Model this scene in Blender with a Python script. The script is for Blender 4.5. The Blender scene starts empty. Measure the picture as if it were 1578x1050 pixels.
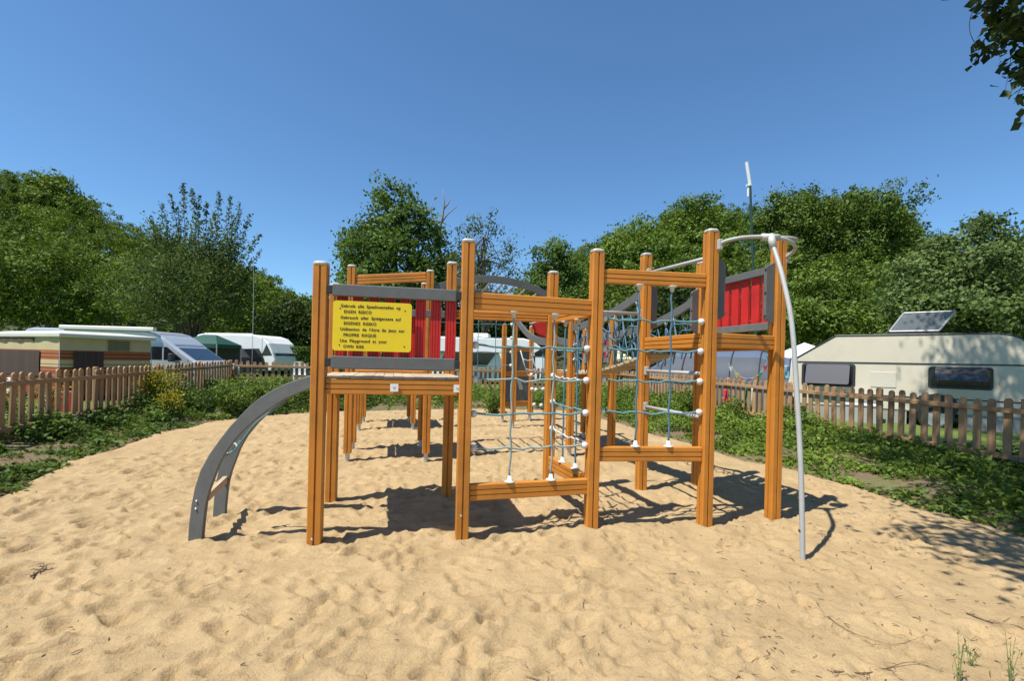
import bpy, math, random
import numpy as np
from mathutils import Vector, Matrix

random.seed(7)
RNG = np.random.default_rng(7)
S = bpy.context.scene
C = S.collection

# ------------------------------------------------------------------ camera
F = 720.0                 # focal length in photo pixels (photo 1578 wide)
W0, H0 = 1578.0, 1050.0
ROLL = math.radians(1.415)
HZ = 31.7                 # horizon below the picture centre, photo pixels
EYE = 1.36
cd = bpy.data.cameras.new('camera')
cam = bpy.data.objects.new('camera', cd)
C.objects.link(cam)
cd.sensor_width = 36.0
cd.lens = 36.0 * F / W0
cd.clip_start = 0.05
cd.clip_end = 3000
cam.matrix_world = (Matrix.Translation((0, 0, EYE)) @ Matrix.Rotation(math.radians(90), 4, 'X')
                    @ Matrix.Rotation(ROLL, 4, 'Z'))
cd.shift_y = HZ * math.cos(ROLL) / W0
cd.shift_x = HZ * math.sin(ROLL) / W0
S.camera = cam

# ------------------------------------------------------------------ light
SH = Vector((0.42, 0.31, -1.0))          # direction the sunlight travels
world = bpy.data.worlds.new('World')
S.world = world
world.use_nodes = True
wn = world.node_tree.nodes
sky = wn.new('ShaderNodeTexSky')
sky.sky_type = 'NISHITA'
sky.sun_disc = False
sky.sun_elevation = math.atan2(1.0, math.hypot(SH.x, SH.y))
sky.sun_rotation = math.atan2(-SH.x, -SH.y)
sky.altitude = 0
sky.air_density = 1.0
sky.dust_density = 0.0
sky.ozone_density = 9.0
wb = wn.new('ShaderNodeVectorMath')          # camera white balance, even over the whole sky
wb.operation = 'MULTIPLY'
wb.inputs[1].default_value = (0.94, 1.07, 1.05)
world.node_tree.links.new(sky.outputs[0], wb.inputs[0])
world.node_tree.links.new(wb.outputs[0], wn['Background'].inputs[0])
wn['Background'].inputs[1].default_value = 0.105
sl = bpy.data.lights.new('sun', 'SUN')
sl.energy = 5.0
sl.angle = math.radians(0.5)
sl.color = (1.0, 0.96, 0.87)
sun = bpy.data.objects.new('sun', sl)
C.objects.link(sun)
sun.rotation_euler = SH.to_track_quat('-Z', 'Y').to_euler()
S.view_settings.view_transform = 'Standard'
S.view_settings.look = 'None'
S.view_settings.gamma = 1.0
S.view_settings.exposure = 0.55
S.view_settings.use_curve_mapping = False

# ------------------------------------------------------------------ photo measurements -> metres
ca, sa = math.cos(ROLL), math.sin(ROLL)
def uv(x, y):
    du, dv = x - W0 / 2, y - H0 / 2
    return du * ca + dv * sa, -du * sa + dv * ca - HZ
def G(x, y):
    u, v = uv(x, y)
    D = EYE * F / v
    return Vector((u * D / F, D, 0))
def P(x, y, D):
    u, v = uv(x, y)
    return Vector((u * D / F, D, EYE - v * D / F))

# ------------------------------------------------------------------ materials
MATS = {}
def mat(name, col, rough=0.6, var=0.0, vscale=8.0, bump=0.0, bscale=60.0, metal=0.0, stretch=None, spec=0.5, col2=None, coat=0.0, ob=True, wear=0.0, objvar=0.0):
    if name in MATS:
        return MATS[name]
    m = bpy.data.materials.new(name)
    m.use_nodes = True
    nt = m.node_tree
    b = nt.nodes['Principled BSDF']
    b.inputs['Base Color'].default_value = (*col, 1)
    b.inputs['Roughness'].default_value = rough
    b.inputs['Metallic'].default_value = metal
    b.inputs['Specular IOR Level'].default_value = spec
    b.inputs['Coat Weight'].default_value = coat
    tc = nt.nodes.new('ShaderNodeTexCoord')
    mp = nt.nodes.new('ShaderNodeMapping')
    nt.links.new(tc.outputs['Object'], mp.inputs[0])
    if stretch:
        mp.inputs['Scale'].default_value = stretch
    if ob:
        oi = nt.nodes.new('ShaderNodeObjectInfo')
        ml = nt.nodes.new('ShaderNodeMath'); ml.operation = 'MULTIPLY'; ml.inputs[1].default_value = 37.0
        nt.links.new(oi.outputs['Random'], ml.inputs[0])
        cx = nt.nodes.new('ShaderNodeCombineXYZ')
        for k in range(3):
            nt.links.new(ml.outputs[0], cx.inputs[k])
        nt.links.new(cx.outputs[0], mp.inputs['Location'])
    if var > 0 or col2:
        n = nt.nodes.new('ShaderNodeTexNoise')
        n.inputs['Scale'].default_value = vscale
        n.inputs['Detail'].default_value = 5
        n.inputs['Roughness'].default_value = 0.65
        nt.links.new(mp.outputs[0], n.inputs['Vector'])
        r = nt.nodes.new('ShaderNodeValToRGB')
        c2 = col2 if col2 else tuple(c * (1 - var) for c in col)
        c1 = col if col2 else tuple(min(1, c * (1 + var)) for c in col)
        r.color_ramp.elements[0].position = 0.3
        r.color_ramp.elements[0].color = (*c2, 1)
        r.color_ramp.elements[1].position = 0.7
        r.color_ramp.elements[1].color = (*c1, 1)
        nt.links.new(n.outputs['Fac'], r.inputs[0])
        nt.links.new(r.outputs[0], b.inputs['Base Color'])
    if wear > 0:
        nw = nt.nodes.new('ShaderNodeTexNoise'); nw.inputs['Scale'].default_value = 2.3; nw.inputs['Detail'].default_value = 6; nw.inputs['Roughness'].default_value = 0.7
        nt.links.new(tc.outputs['Object'], nw.inputs['Vector'])
        if ob: 
            mpw = nt.nodes.new('ShaderNodeMapping'); nt.links.new(tc.outputs['Object'], mpw.inputs[0]); nt.links.new(cx.outputs[0], mpw.inputs['Location']); nt.links.new(mpw.outputs[0], nw.inputs['Vector'])
        rw = nt.nodes.new('ShaderNodeValToRGB')
        rw.color_ramp.elements[0].position = 0.34; rw.color_ramp.elements[0].color = (1 - wear, 1 - wear * 0.92, 1 - wear * 0.75, 1)
        rw.color_ramp.elements[1].position = 0.56; rw.color_ramp.elements[1].color = (1, 1, 1, 1)
        nt.links.new(nw.outputs['Fac'], rw.inputs[0])
        mw = nt.nodes.new('ShaderNodeMix'); mw.data_type = 'RGBA'; mw.blend_type = 'MULTIPLY'; mw.inputs[0].default_value = 1.0
        src = b.inputs['Base Color'].links[0].from_socket if b.inputs['Base Color'].links else None
        if src is not None: nt.links.new(src, mw.inputs[6])
        else: mw.inputs[6].default_value = (*col, 1)
        nt.links.new(rw.outputs[0], mw.inputs[7]); nt.links.new(mw.outputs[2], b.inputs['Base Color'])
        rr_ = nt.nodes.new('ShaderNodeMapRange'); rr_.inputs[3].default_value = rough + 0.2; rr_.inputs[4].default_value = rough
        nt.links.new(nw.outputs['Fac'], rr_.inputs[0]); nt.links.new(rr_.outputs[0], b.inputs['Roughness'])
    if objvar > 0 and ob:
        hv_ = nt.nodes.new('ShaderNodeHueSaturation'); mv = nt.nodes.new('ShaderNodeMapRange')
        mv.inputs[3].default_value = 1 - objvar; mv.inputs[4].default_value = 1 + objvar
        nt.links.new(oi.outputs['Random'], mv.inputs[0]); nt.links.new(mv.outputs[0], hv_.inputs['Value'])
        src = b.inputs['Base Color'].links[0].from_socket if b.inputs['Base Color'].links else None
        if src is not None: nt.links.new(src, hv_.inputs['Color'])
        else: hv_.inputs['Color'].default_value = (*col, 1)
        nt.links.new(hv_.outputs[0], b.inputs['Base Color'])
    if bump > 0:
        n2 = nt.nodes.new('ShaderNodeTexNoise')
        n2.inputs['Scale'].default_value = bscale
        n2.inputs['Detail'].default_value = 4
        nt.links.new(mp.outputs[0], n2.inputs['Vector'])
        bp = nt.nodes.new('ShaderNodeBump')
        bp.inputs['Strength'].default_value = bump
        bp.inputs['Distance'].default_value = 0.01
        nt.links.new(n2.outputs['Fac'], bp.inputs['Height'])
        nt.links.new(bp.outputs[0], b.inputs['Normal'])
    MATS[name] = m
    return m

def leaf_mat(name, c1, c2, trans=0.35, vs=0.6, tint=False):
    if name in MATS:
        return MATS[name]
    m = bpy.data.materials.new(name); m.use_nodes = True
    nt = m.node_tree; nt.nodes.remove(nt.nodes['Principled BSDF'])
    out = nt.nodes['Material Output']
    geo = nt.nodes.new('ShaderNodeNewGeometry')
    tc = nt.nodes.new('ShaderNodeTexCoord')
    n = nt.nodes.new('ShaderNodeTexNoise'); n.inputs['Scale'].default_value = vs; n.inputs['Detail'].default_value = 2
    nt.links.new(tc.outputs['Object'], n.inputs['Vector'])
    add = nt.nodes.new('ShaderNodeMath'); add.operation = 'MULTIPLY_ADD'; add.inputs[1].default_value = 0.55
    nt.links.new(geo.outputs['Random Per Island'], add.inputs[0])
    sub = nt.nodes.new('ShaderNodeMath'); sub.operation = 'MULTIPLY_ADD'; sub.inputs[1].default_value = 1.6; sub.inputs[2].default_value = -0.55
    nt.links.new(n.outputs['Fac'], sub.inputs[0])
    nt.links.new(sub.outputs[0], add.inputs[2])
    if tint:
        at = nt.nodes.new('ShaderNodeAttribute'); at.attribute_name = 'tint'
        add.inputs[1].default_value = 0.4
        nt.links.new(at.outputs['Fac'], sub.inputs[0]); sub.inputs[1].default_value = 0.75; sub.inputs[2].default_value = -0.05
    r = nt.nodes.new('ShaderNodeValToRGB')
    r.color_ramp.elements[0].position = 0.1; r.color_ramp.elements[0].color = (*c1, 1)
    r.color_ramp.elements[1].position = 0.9; r.color_ramp.elements[1].color = (*c2, 1)
    nt.links.new(add.outputs[0], r.inputs[0])
    d = nt.nodes.new('ShaderNodeBsdfDiffuse'); t = nt.nodes.new('ShaderNodeBsdfTranslucent')
    g = nt.nodes.new('ShaderNodeBsdfGlossy'); g.inputs['Roughness'].default_value = 0.6
    g.inputs['Color'].default_value = (0.9, 0.95, 0.9, 1)
    nt.links.new(r.outputs[0], d.inputs[0])
    hs = nt.nodes.new('ShaderNodeHueSaturation'); hs.inputs['Hue'].default_value = 0.48; hs.inputs['Value'].default_value = 1.5
    nt.links.new(r.outputs[0], hs.inputs['Color'])
    nt.links.new(hs.outputs[0], t.inputs[0])
    mx = nt.nodes.new('ShaderNodeMixShader'); mx.inputs[0].default_value = trans
    nt.links.new(d.outputs[0], mx.inputs[1]); nt.links.new(t.outputs[0], mx.inputs[2])
    mg = nt.nodes.new('ShaderNodeMixShader'); mg.inputs[0].default_value = 0.018
    nt.links.new(mx.outputs[0], mg.inputs[1]); nt.links.new(g.outputs[0], mg.inputs[2])
    nt.links.new(mg.outputs[0], out.inputs[0])
    MATS[name] = m
    return m

def glass_mat(name, tint, alpha):
    if name in MATS:
        return MATS[name]
    m = bpy.data.materials.new(name); m.use_nodes = True
    b = m.node_tree.nodes['Principled BSDF']
    b.inputs['Base Color'].default_value = (*tint, 1)
    b.inputs['Roughness'].default_value = 0.06
    b.inputs['Alpha'].default_value = alpha
    MATS[name] = m
    return m

M_wood_z = mat('orange_wood_upright', (0.56, 0.215, 0.027), 0.42, 0.0, 3.0, 0.06, 90, stretch=(14, 14, 0.8), col2=(0.49, 0.182, 0.023), spec=0.4, wear=0.26, objvar=0.06)
M_wood_x = mat('orange_wood_lengthwise', (0.56, 0.215, 0.027), 0.42, 0.0, 3.0, 0.06, 90, stretch=(0.8, 14, 14), col2=(0.49, 0.182, 0.023), spec=0.4, wear=0.26, objvar=0.06)
M_plank = mat('pale_deck_plank', (0.62, 0.47, 0.30), 0.7, 0, 4.0, 0.15, 60, stretch=(12, 1, 12), col2=(0.46, 0.34, 0.21))
M_plank2 = mat('pale_deck_plank_lengthwise', (0.52, 0.41, 0.28), 0.7, 0, 4.0, 0.15, 60, stretch=(1, 12, 12), col2=(0.38, 0.29, 0.185), objvar=0.12)
M_grey = mat('grey_painted_board', (0.115, 0.117, 0.112), 0.5, 0.10, 14, 0.06, 120, wear=0.15)
M_red = mat('red_slat_paint', (0.50, 0.014, 0.010), 0.42, 0.12, 10, 0.03, 80, wear=0.25)
M_steel = mat('galvanised_steel', (0.50, 0.51, 0.50), 0.45, 0.12, 12, 0, metal=0.6)
M_tube = mat('pale_grey_tube', (0.38, 0.38, 0.37), 0.4, 0.06, 10, wear=0.15)
M_cap = mat('grey_plastic_cap', (0.42, 0.42, 0.40), 0.5, 0.08, 10)
M_ball = mat('white_rope_ball', (0.60, 0.59, 0.55), 0.5, 0.06, 20, wear=0.15)
M_black = mat('black_rubber', (0.02, 0.02, 0.02), 0.6)
M_bolt = mat('zinc_bolt', (0.6, 0.6, 0.58), 0.35, metal=0.8)
def rope_mat(name, col, k=260):
    m = mat(name, col, 0.8, 0.25, 90, 0.0)
    return m
M_rope_t = rope_mat('teal_rope', (0.11, 0.23, 0.25))
M_rope_g = rope_mat('weathered_teal_rope', (0.24, 0.31, 0.29))
M_rope_b = rope_mat('blue_rope', (0.07, 0.155, 0.225))
M_rope_l = rope_mat('pale_rope', (0.45, 0.48, 0.48))
M_fence = mat('brown_fence_wood', (0.42, 0.255, 0.125), 0.75, 0, 3.0, 0.2, 50, stretch=(10, 10, 1.2), col2=(0.27, 0.155, 0.072), objvar=0.22)
M_fence_x = mat('brown_fence_rail', (0.43, 0.265, 0.13), 0.75, 0, 3.0, 0.2, 50, stretch=(1.2, 10, 10), col2=(0.28, 0.16, 0.076), objvar=0.15)
M_bark = mat('bark', (0.10, 0.085, 0.065), 0.9, 0.3, 6, 0.6, 30)
M_white = mat('white_caravan_paint', (0.72, 0.72, 0.70), 0.35, 0.03, 3, wear=0.05)
M_beige = mat('cream_caravan_paint', (0.60, 0.535, 0.42), 0.4, 0.03, 1.5, wear=0.06)
M_silver = mat('silver_van_paint', (0.52, 0.54, 0.57), 0.3, metal=0.35, coat=0.4)
M_dark = mat('dark_window', (0.012, 0.014, 0.018), 0.08)
M_trim = mat('dark_trim', (0.03, 0.03, 0.03), 0.5)

# ------------------------------------------------------------------ mesh helpers
class MB:
    def __init__(s):
        s.v = []; s.f = []
    def add(s, vs, fs):
        o = len(s.v)
        s.v += [tuple(p) for p in vs]
        s.f += [tuple(i + o for i in f) for f in fs]
        return s
    def box(s, a, b, M=None):
        x0, y0, z0 = a; x1, y1, z1 = b
        vs = [Vector(p) for p in ((x0, y0, z0), (x1, y0, z0), (x1, y1, z0), (x0, y1, z0), (x0, y0, z1), (x1, y0, z1), (x1, y1, z1), (x0, y1, z1))]
        if M is not None:
            vs = [M @ p for p in vs]
        return s.add(vs, [(3, 2, 1, 0), (4, 5, 6, 7), (0, 1, 5, 4), (1, 2, 6, 5), (2, 3, 7, 6), (3, 0, 4, 7)])
    def prism(s, poly, axis, a, b, M=None):
        """closed 2-D polygon swept along an axis from a to b"""
        def mk(p, t):
            if axis == 'z': return Vector((p[0], p[1], t))
            if axis == 'x': return Vector((t, p[0], p[1]))
            return Vector((p[0], t, p[1]))
        n = len(poly)
        vs = [mk(p, a) for p in poly] + [mk(p, b) for p in poly]
        if M is not None:
            vs = [M @ p for p in vs]
        fs = [(i, (i + 1) % n, n + (i + 1) % n, n + i) for i in range(n)]
        fs += [tuple(range(n - 1, -1, -1)), tuple(range(n, 2 * n))]
        return s.add(vs, fs)
    def tube(s, pts, r, n=8, cap=True):
        pts = [Vector(p) for p in pts]
        rs = r if isinstance(r, (list, tuple)) else [r] * len(pts)
        vs = []; fs = []
        t = (pts[1] - pts[0]).normalized()
        up = Vector((0, 0, 1)) if abs(t.z) < 0.9 else Vector((1, 0, 0))
        a = t.cross(up).normalized()
        for i, p in enumerate(pts):
            t = (pts[min(i + 1, len(pts) - 1)] - pts[max(i - 1, 0)])
            t = t.normalized() if t.length > 1e-9 else Vector((0, 0, 1))
            a = (a - t * a.dot(t))
            a = a.normalized() if a.length > 1e-6 else t.orthogonal().normalized()
            b = t.cross(a)
            for k in range(n):
                an = 2 * math.pi * k / n
                vs.append(p + (a * math.cos(an) + b * math.sin(an)) * rs[i])
        for i in range(len(pts) - 1):
            for k in range(n):
                k2 = (k + 1) % n
                fs.append((i * n + k, i * n + k2, (i + 1) * n + k2, (i + 1) * n + k))
        if cap:
            fs.append(tuple(range(n - 1, -1, -1)))
            fs.append(tuple((len(pts) - 1) * n + k for k in range(n)))
        return s.add(vs, fs)
    def ball(s, c, r, seg=10, rings=6, sq=(1, 1, 1)):
        c = Vector(c); vs = [c + Vector((0, 0, -r * sq[2]))]; fs = []
        for i in range(1, rings):
            th = math.pi * i / rings
            for k in range(seg):
                an = 2 * math.pi * k / seg
                vs.append(c + Vector((r * sq[0] * math.sin(th) * math.cos(an), r * sq[1] * math.sin(th) * math.sin(an), -r * sq[2] * math.cos(th))))
        vs.append(c + Vector((0, 0, r * sq[2])))
        for k in range(seg):
            fs.append((0, 1 + (k + 1) % seg, 1 + k))
        for i in range(rings - 2):
            for k in range(seg):
                a = 1 + i * seg + k; b = 1 + i * seg + (k + 1) % seg
                fs.append((a, b, b + seg, a + seg))
        L = len(vs) - 1
        for k in range(seg):
            fs.append((L, 1 + (rings - 2) * seg + k, 1 + (rings - 2) * seg + (k + 1) % seg))
        return s.add(vs, fs)
    def mesh(s, name, smooth=False):
        me = bpy.data.meshes.new(name)
        me.from_pydata(s.v, [], s.f)
        if smooth:
            me.polygons.foreach_set('use_smooth', [True] * len(me.polygons))
        me.update()
        return me
    def build(s, name, m, parent=None, smooth=False, bevel=0.0):
        o = bpy.data.objects.new(name, s.mesh(name, smooth))
        C.objects.link(o)
        o.data.materials.append(m)
        if parent is not None:
            o.parent = parent
        if bevel:
            bv = o.modifiers.new('edge', 'BEVEL'); bv.width = bevel; bv.segments = 2
            bv.limit_method = 'ANGLE'; bv.angle_limit = math.radians(40)
        return o

def link(name, me, m=None, parent=None, M=None):
    o = bpy.data.objects.new(name, me)
    C.objects.link(o)
    if m is not None and not me.materials:
        me.materials.append(m)
    if parent is not None:
        o.parent = parent
    if M is not None:
        o.matrix_local = M
    return o

def np_mesh(name, verts, faces):
    me = bpy.data.meshes.new(name)
    verts = np.asarray(verts, dtype=np.float32); faces = np.asarray(faces, dtype=np.int32)
    n, k = faces.shape
    me.vertices.add(len(verts)); me.vertices.foreach_set('co', verts.ravel())
    me.loops.add(n * k); me.loops.foreach_set('vertex_index', faces.ravel())
    me.polygons.add(n); me.polygons.foreach_set('loop_start', np.arange(0, n * k, k, dtype=np.int32))
    me.update(calc_edges=True)
    return me

def thing(name, label, cat, loc=(0, 0, 0), group=None, rz=0.0):
    o = bpy.data.objects.new(name, None); C.objects.link(o)
    o.location = loc; o.rotation_euler = (0, 0, rz); o.empty_display_size = 0.2
    tag(o, label, cat, group)
    return o
def tag(o, label=None, cat=None, group=None, kind=None):
    if label: o['label'] = label
    if cat: o['category'] = cat
    if group: o['group'] = group
    if kind: o['kind'] = kind
    return o

def spline(pts, k=6):
    pts = [Vector(p) for p in pts]; out = []
    for i in range(len(pts) - 1):
        p0 = pts[max(0, i - 1)]; p1 = pts[i]; p2 = pts[i + 1]; p3 = pts[min(len(pts) - 1, i + 2)]
        for j in range(k):
            t = j / k
            out.append(0.5 * ((2 * p1) + (p2 - p0) * t + (2 * p0 - 5 * p1 + 4 * p2 - p3) * t * t + (3 * p1 - p0 - 3 * p2 + p3) * t ** 3))
    out.append(pts[-1]); return out

# smooth value noise on arbitrary points
def vnoise(x, y, scale, seed, octaves=1):
    out = np.zeros_like(x, dtype=float); amp = 1.0; tot = 0
    for o in range(octaves):
        g = np.random.default_rng(seed + o).random((256, 256))
        fx = x / scale * (2 ** o) + 1000.3; fy = y / scale * (2 ** o) + 1000.7
        ix = np.floor(fx).astype(int); iy = np.floor(fy).astype(int)
        tx = fx - ix; ty = fy - iy
        tx = tx * tx * (3 - 2 * tx); ty = ty * ty * (3 - 2 * ty)
        a = g[ix % 256, iy % 256]; b = g[(ix + 1) % 256, iy % 256]; c = g[ix % 256, (iy + 1) % 256]; d = g[(ix + 1) % 256, (iy + 1) % 256]
        out += amp * ((a * (1 - tx) + b * tx) * (1 - ty) + (c * (1 - tx) + d * tx) * ty)
        tot += amp; amp *= 0.5
    return out / tot

# ------------------------------------------------------------------ sand pit outline
le = [G(*p) for p in ((0, 763), (60, 738), (140, 703), (200, 684), (250, 668), (300, 657), (335, 650))]
re = [G(*p) for p in ((1578, 830), (1494, 807), (1403, 783), (1312, 751), (1221, 725), (1157, 711), (1100, 696), (1000, 668), (928, 647))]
be = [G(*p) for p in ((335, 650), (420, 640), (500, 636), (640, 632), (760, 630), (880, 633), (928, 645))]
LY = np.array([-6, 2.0] + [p.y for p in le] + [20]); LX = np.array([-4.0, -4.2] + [p.x for p in le] + [le[-1].x - 1.5])
RY = np.array([-6, 2.0] + [p.y for p in re] + [20]); RX = np.array([5.4, 4.85] + [p.x for p in re] + [re[-1].x - 0.6])
BX = np.array([-20] + [p.x for p in be] + [20]); BY = np.array([be[0].y - 1.0] + [p.y for p in be] + [be[-1].y + 1])
def inside(x, y):
    m = np.minimum(np.minimum(x - np.interp(y, LY, LX), np.interp(y, RY, RX) - x), np.interp(x, BX, BY) - y)
    return m + (vnoise(x, y, 0.7, 11, 3) - 0.5) * 0.35
def bank_z(x, y):
    m = inside(x, y)
    out = np.clip(-m, 0, 1.2)
    z = 0.10 * np.minimum(out, 1.0) + (vnoise(x, y, 0.6, 21, 2) - 0.5) * 0.06
    far = np.clip((y - 9) / 8, 0, 1)
    z = z + far * 0.07
    return np.where(m > 0.05, -0.20, z - np.clip(0.05 + m, 0, 0.1) * 1.2)

# ------------------------------------------------------------------ ground sheet
def ground_material():
    m = bpy.data.materials.new('grass_and_soil'); m.use_nodes = True
    nt = m.node_tree; b = nt.nodes['Principled BSDF']; b.inputs['Roughness'].default_value = 0.95
    b.inputs['Specular IOR Level'].default_value = 0.1
    tc = nt.nodes.new('ShaderNodeTexCoord')
    n1 = nt.nodes.new('ShaderNodeTexNoise'); n1.inputs['Scale'].default_value = 1.3; n1.inputs['Detail'].default_value = 6
    n2 = nt.nodes.new('ShaderNodeTexNoise'); n2.inputs['Scale'].default_value = 22; n2.inputs['Detail'].default_value = 5
    for n in (n1, n2): nt.links.new(tc.outputs['Object'], n.inputs['Vector'])
    r1 = nt.nodes.new('ShaderNodeValToRGB')
    r1.color_ramp.elements[0].color = (0.075, 0.115, 0.026, 1); r1.color_ramp.elements[1].color = (0.16, 0.215, 0.055, 1)
    nt.links.new(n2.outputs['Fac'], r1.inputs[0])
    r2 = nt.nodes.new('ShaderNodeValToRGB')
    r2.color_ramp.elements[0].color = (0.11, 0.078, 0.048, 1); r2.color_ramp.elements[1].color = (0.22, 0.165, 0.10, 1)
    nt.links.new(n2.outputs['Fac'], r2.inputs[0])
    ra = nt.nodes.new('ShaderNodeValToRGB')
    ra.color_ramp.elements[0].position = 0.45; ra.color_ramp.elements[1].position = 0.68
    nt.links.new(n1.outputs['Fac'], ra.inputs[0])
    mx = nt.nodes.new('ShaderNodeMix'); mx.data_type = 'RGBA'
    la = nt.nodes.new('ShaderNodeAttribute'); la.attribute_name = 'lawn'
    mm = nt.nodes.new('ShaderNodeMath'); mm.operation = 'MULTIPLY_ADD'; mm.inputs[1].default_value = 0.45; mm.use_clamp = True
    nt.links.new(ra.outputs[0], mm.inputs[0]); nt.links.new(la.outputs['Fac'], mm.inputs[2])
    nt.links.new(mm.outputs[0], mx.inputs[0]); nt.links.new(r2.outputs[0], mx.inputs[6]); nt.links.new(r1.outputs[0], mx.inputs[7])
    nt.links.new(mx.outputs[2], b.inputs['Base Color'])
    bp = nt.nodes.new('ShaderNodeBump'); bp.inputs['Strength'].default_value = 0.8; bp.inputs['Distance'].default_value = 0.05
    nt.links.new(n2.outputs['Fac'], bp.inputs['Height']); nt.links.new(bp.outputs[0], b.inputs['Normal'])
    return m
def grid_mesh(name, xs, ys, zf, keep=None):
    X, Y = np.meshgrid(xs, ys)
    Z = zf(X, Y)
    nx, ny = len(xs), len(ys)
    idx = np.arange(nx * ny).reshape(ny, nx)
    f = np.stack([idx[:-1, :-1], idx[:-1, 1:], idx[1:, 1:], idx[1:, :-1]], -1).reshape(-1, 4)
    v = np.stack([X, Y, Z], -1).reshape(-1, 3)
    if keep is not None:
        k = keep(X, Y).reshape(-1)
        f = f[k[f].all(1)]
        used = np.zeros(len(v), bool); used[f.ravel()] = True
        remap = np.cumsum(used) - 1
        v = v[used]; f = remap[f]
    me = np_mesh(name, v, f)
    me.polygons.foreach_set('use_smooth', [True] * len(me.polygons))
    return me
xs = np.concatenate([[-900, -300, -120, -60, -35, -24], np.arange(-18, 18.01, 0.14), [24, 35, 60, 120, 300, 900]])
ys = np.concatenate([[-400, -100, -40, -15], np.arange(-6, 20.01, 0.14), [24, 30, 40, 60, 100, 200, 500, 1500]])
ground = link('ground', grid_mesh('ground', xs, ys, bank_z), ground_material())
tag(ground, kind='structure')

# ------------------------------------------------------------------ sand
def sand_material():
    m = bpy.data.materials.new('pale_sand'); m.use_nodes = True
    nt = m.node_tree; b = nt.nodes['Principled BSDF']; b.inputs['Roughness'].default_value = 0.95
    b.inputs['Specular IOR Level'].default_value = 0.15
    tc = nt.nodes.new('ShaderNodeTexCoord')
    def noise(s, d=5, r=0.6):
        n = nt.nodes.new('ShaderNodeTexNoise'); n.inputs['Scale'].default_value = s; n.inputs['Detail'].default_value = d; n.inputs['Roughness'].default_value = r
        nt.links.new(tc.outputs['Object'], n.inputs['Vector']); return n
    n1 = noise(2.2, 6); n2 = noise(170, 3, 0.7); n3 = noise(38, 5, 0.75); n4 = noise(0.5, 3)
    r = nt.nodes.new('ShaderNodeValToRGB')
    e = r.color_ramp.elements
    e[0].position = 0.30; e[0].color = (0.385, 0.275, 0.143, 1)
    e[1].position = 0.60; e[1].color = (0.472, 0.340, 0.182, 1)
    nt.links.new(n1.outputs['Fac'], r.inputs[0])
    def mixc(fac, a, bcol, mode='MULTIPLY'):
        mx = nt.nodes.new('ShaderNodeMix'); mx.data_type = 'RGBA'; mx.blend_type = mode
        mx.inputs[0].default_value = fac
        nt.links.new(a, mx.inputs[6]); nt.links.new(bcol, mx.inputs[7]); return mx.outputs[2]
    g = nt.nodes.new('ShaderNodeValToRGB')
    g.color_ramp.elements[0].position = 0.32; g.color_ramp.elements[0].color = (0.62, 0.58, 0.55, 1)
    g.color_ramp.elements[1].position = 0.55; g.color_ramp.elements[1].color = (1, 1, 1, 1)
    nt.links.new(n2.outputs['Fac'], g.inputs[0])
    g3 = nt.nodes.new('ShaderNodeValToRGB')
    g3.color_ramp.elements[0].position = 0.25; g3.color_ramp.elements[0].color = (0.66, 0.62, 0.58, 1)
    g3.color_ramp.elements[1].position = 0.5; g3.color_ramp.elements[1].color = (1, 1, 1, 1)
    nt.links.new(n3.outputs['Fac'], g3.inputs[0])
    o = mixc(0.55, r.outputs[0], g.outputs[0]); o = mixc(0.7, o, g3.outputs[0])
    g4 = nt.nodes.new('ShaderNodeValToRGB')
    g4.color_ramp.elements[0].position = 0.36; g4.color_ramp.elements[0].color = (0.80, 0.80, 0.82, 1)
    g4.color_ramp.elements[1].position = 0.56; g4.color_ramp.elements[1].color = (1, 1, 1, 1)
    n5 = noise(4.5, 8, 0.75); nt.links.new(n5.outputs['Fac'], g4.inputs[0])
    o = mixc(0.5, o, g4.outputs[0])
    nt.links.new(o, b.inputs['Base Color'])
    b1 = nt.nodes.new('ShaderNodeBump'); b1.inputs['Strength'].default_value = 0.75; b1.inputs['Distance'].default_value = 0.020
    b2 = nt.nodes.new('ShaderNodeBump'); b2.inputs['Strength'].default_value = 0.35; b2.inputs['Distance'].default_value = 0.004
    nt.links.new(n3.outputs['Fac'], b1.inputs['Height']); nt.links.new(n2.outputs['Fac'], b2.inputs['Height'])
    nt.links.new(b1.outputs[0], b2.inputs['Normal']); nt.links.new(b2.outputs[0], b.inputs['Normal'])
    return m
DENTS = []
_r = np.random.default_rng(5)
for k in range(5200):
    y = 0.8 + 11.5 * _r.random() ** 1.3
    x = -8 + 14 * _r.random()
    dens = 1.0 if x < 1.2 else 0.45
    if _r.random() > dens: continue
    L = _r.uniform(0.04, 0.105); Wd = L * _r.uniform(0.4, 0.8)
    DENTS.append((x, y, L, Wd, _r.uniform(0, math.pi), _r.uniform(0.006, 0.027) * (1.0 if x < 1.2 else 0.7)))
for k in range(150):                                     # shoe prints: sole and heel
    y = 1.5 + 5.5 * _r.random() ** 1.4; x = _r.uniform(-1.1, 0.9) * y; an = _r.normal(1.2, 0.7)
    DENTS.append((x, y, 0.085, 0.042, an, _r.uniform(0.012, 0.024)))
    DENTS.append((x - math.cos(an) * 0.135, y - math.sin(an) * 0.135, 0.038, 0.034, an, _r.uniform(0.014, 0.026)))
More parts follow.
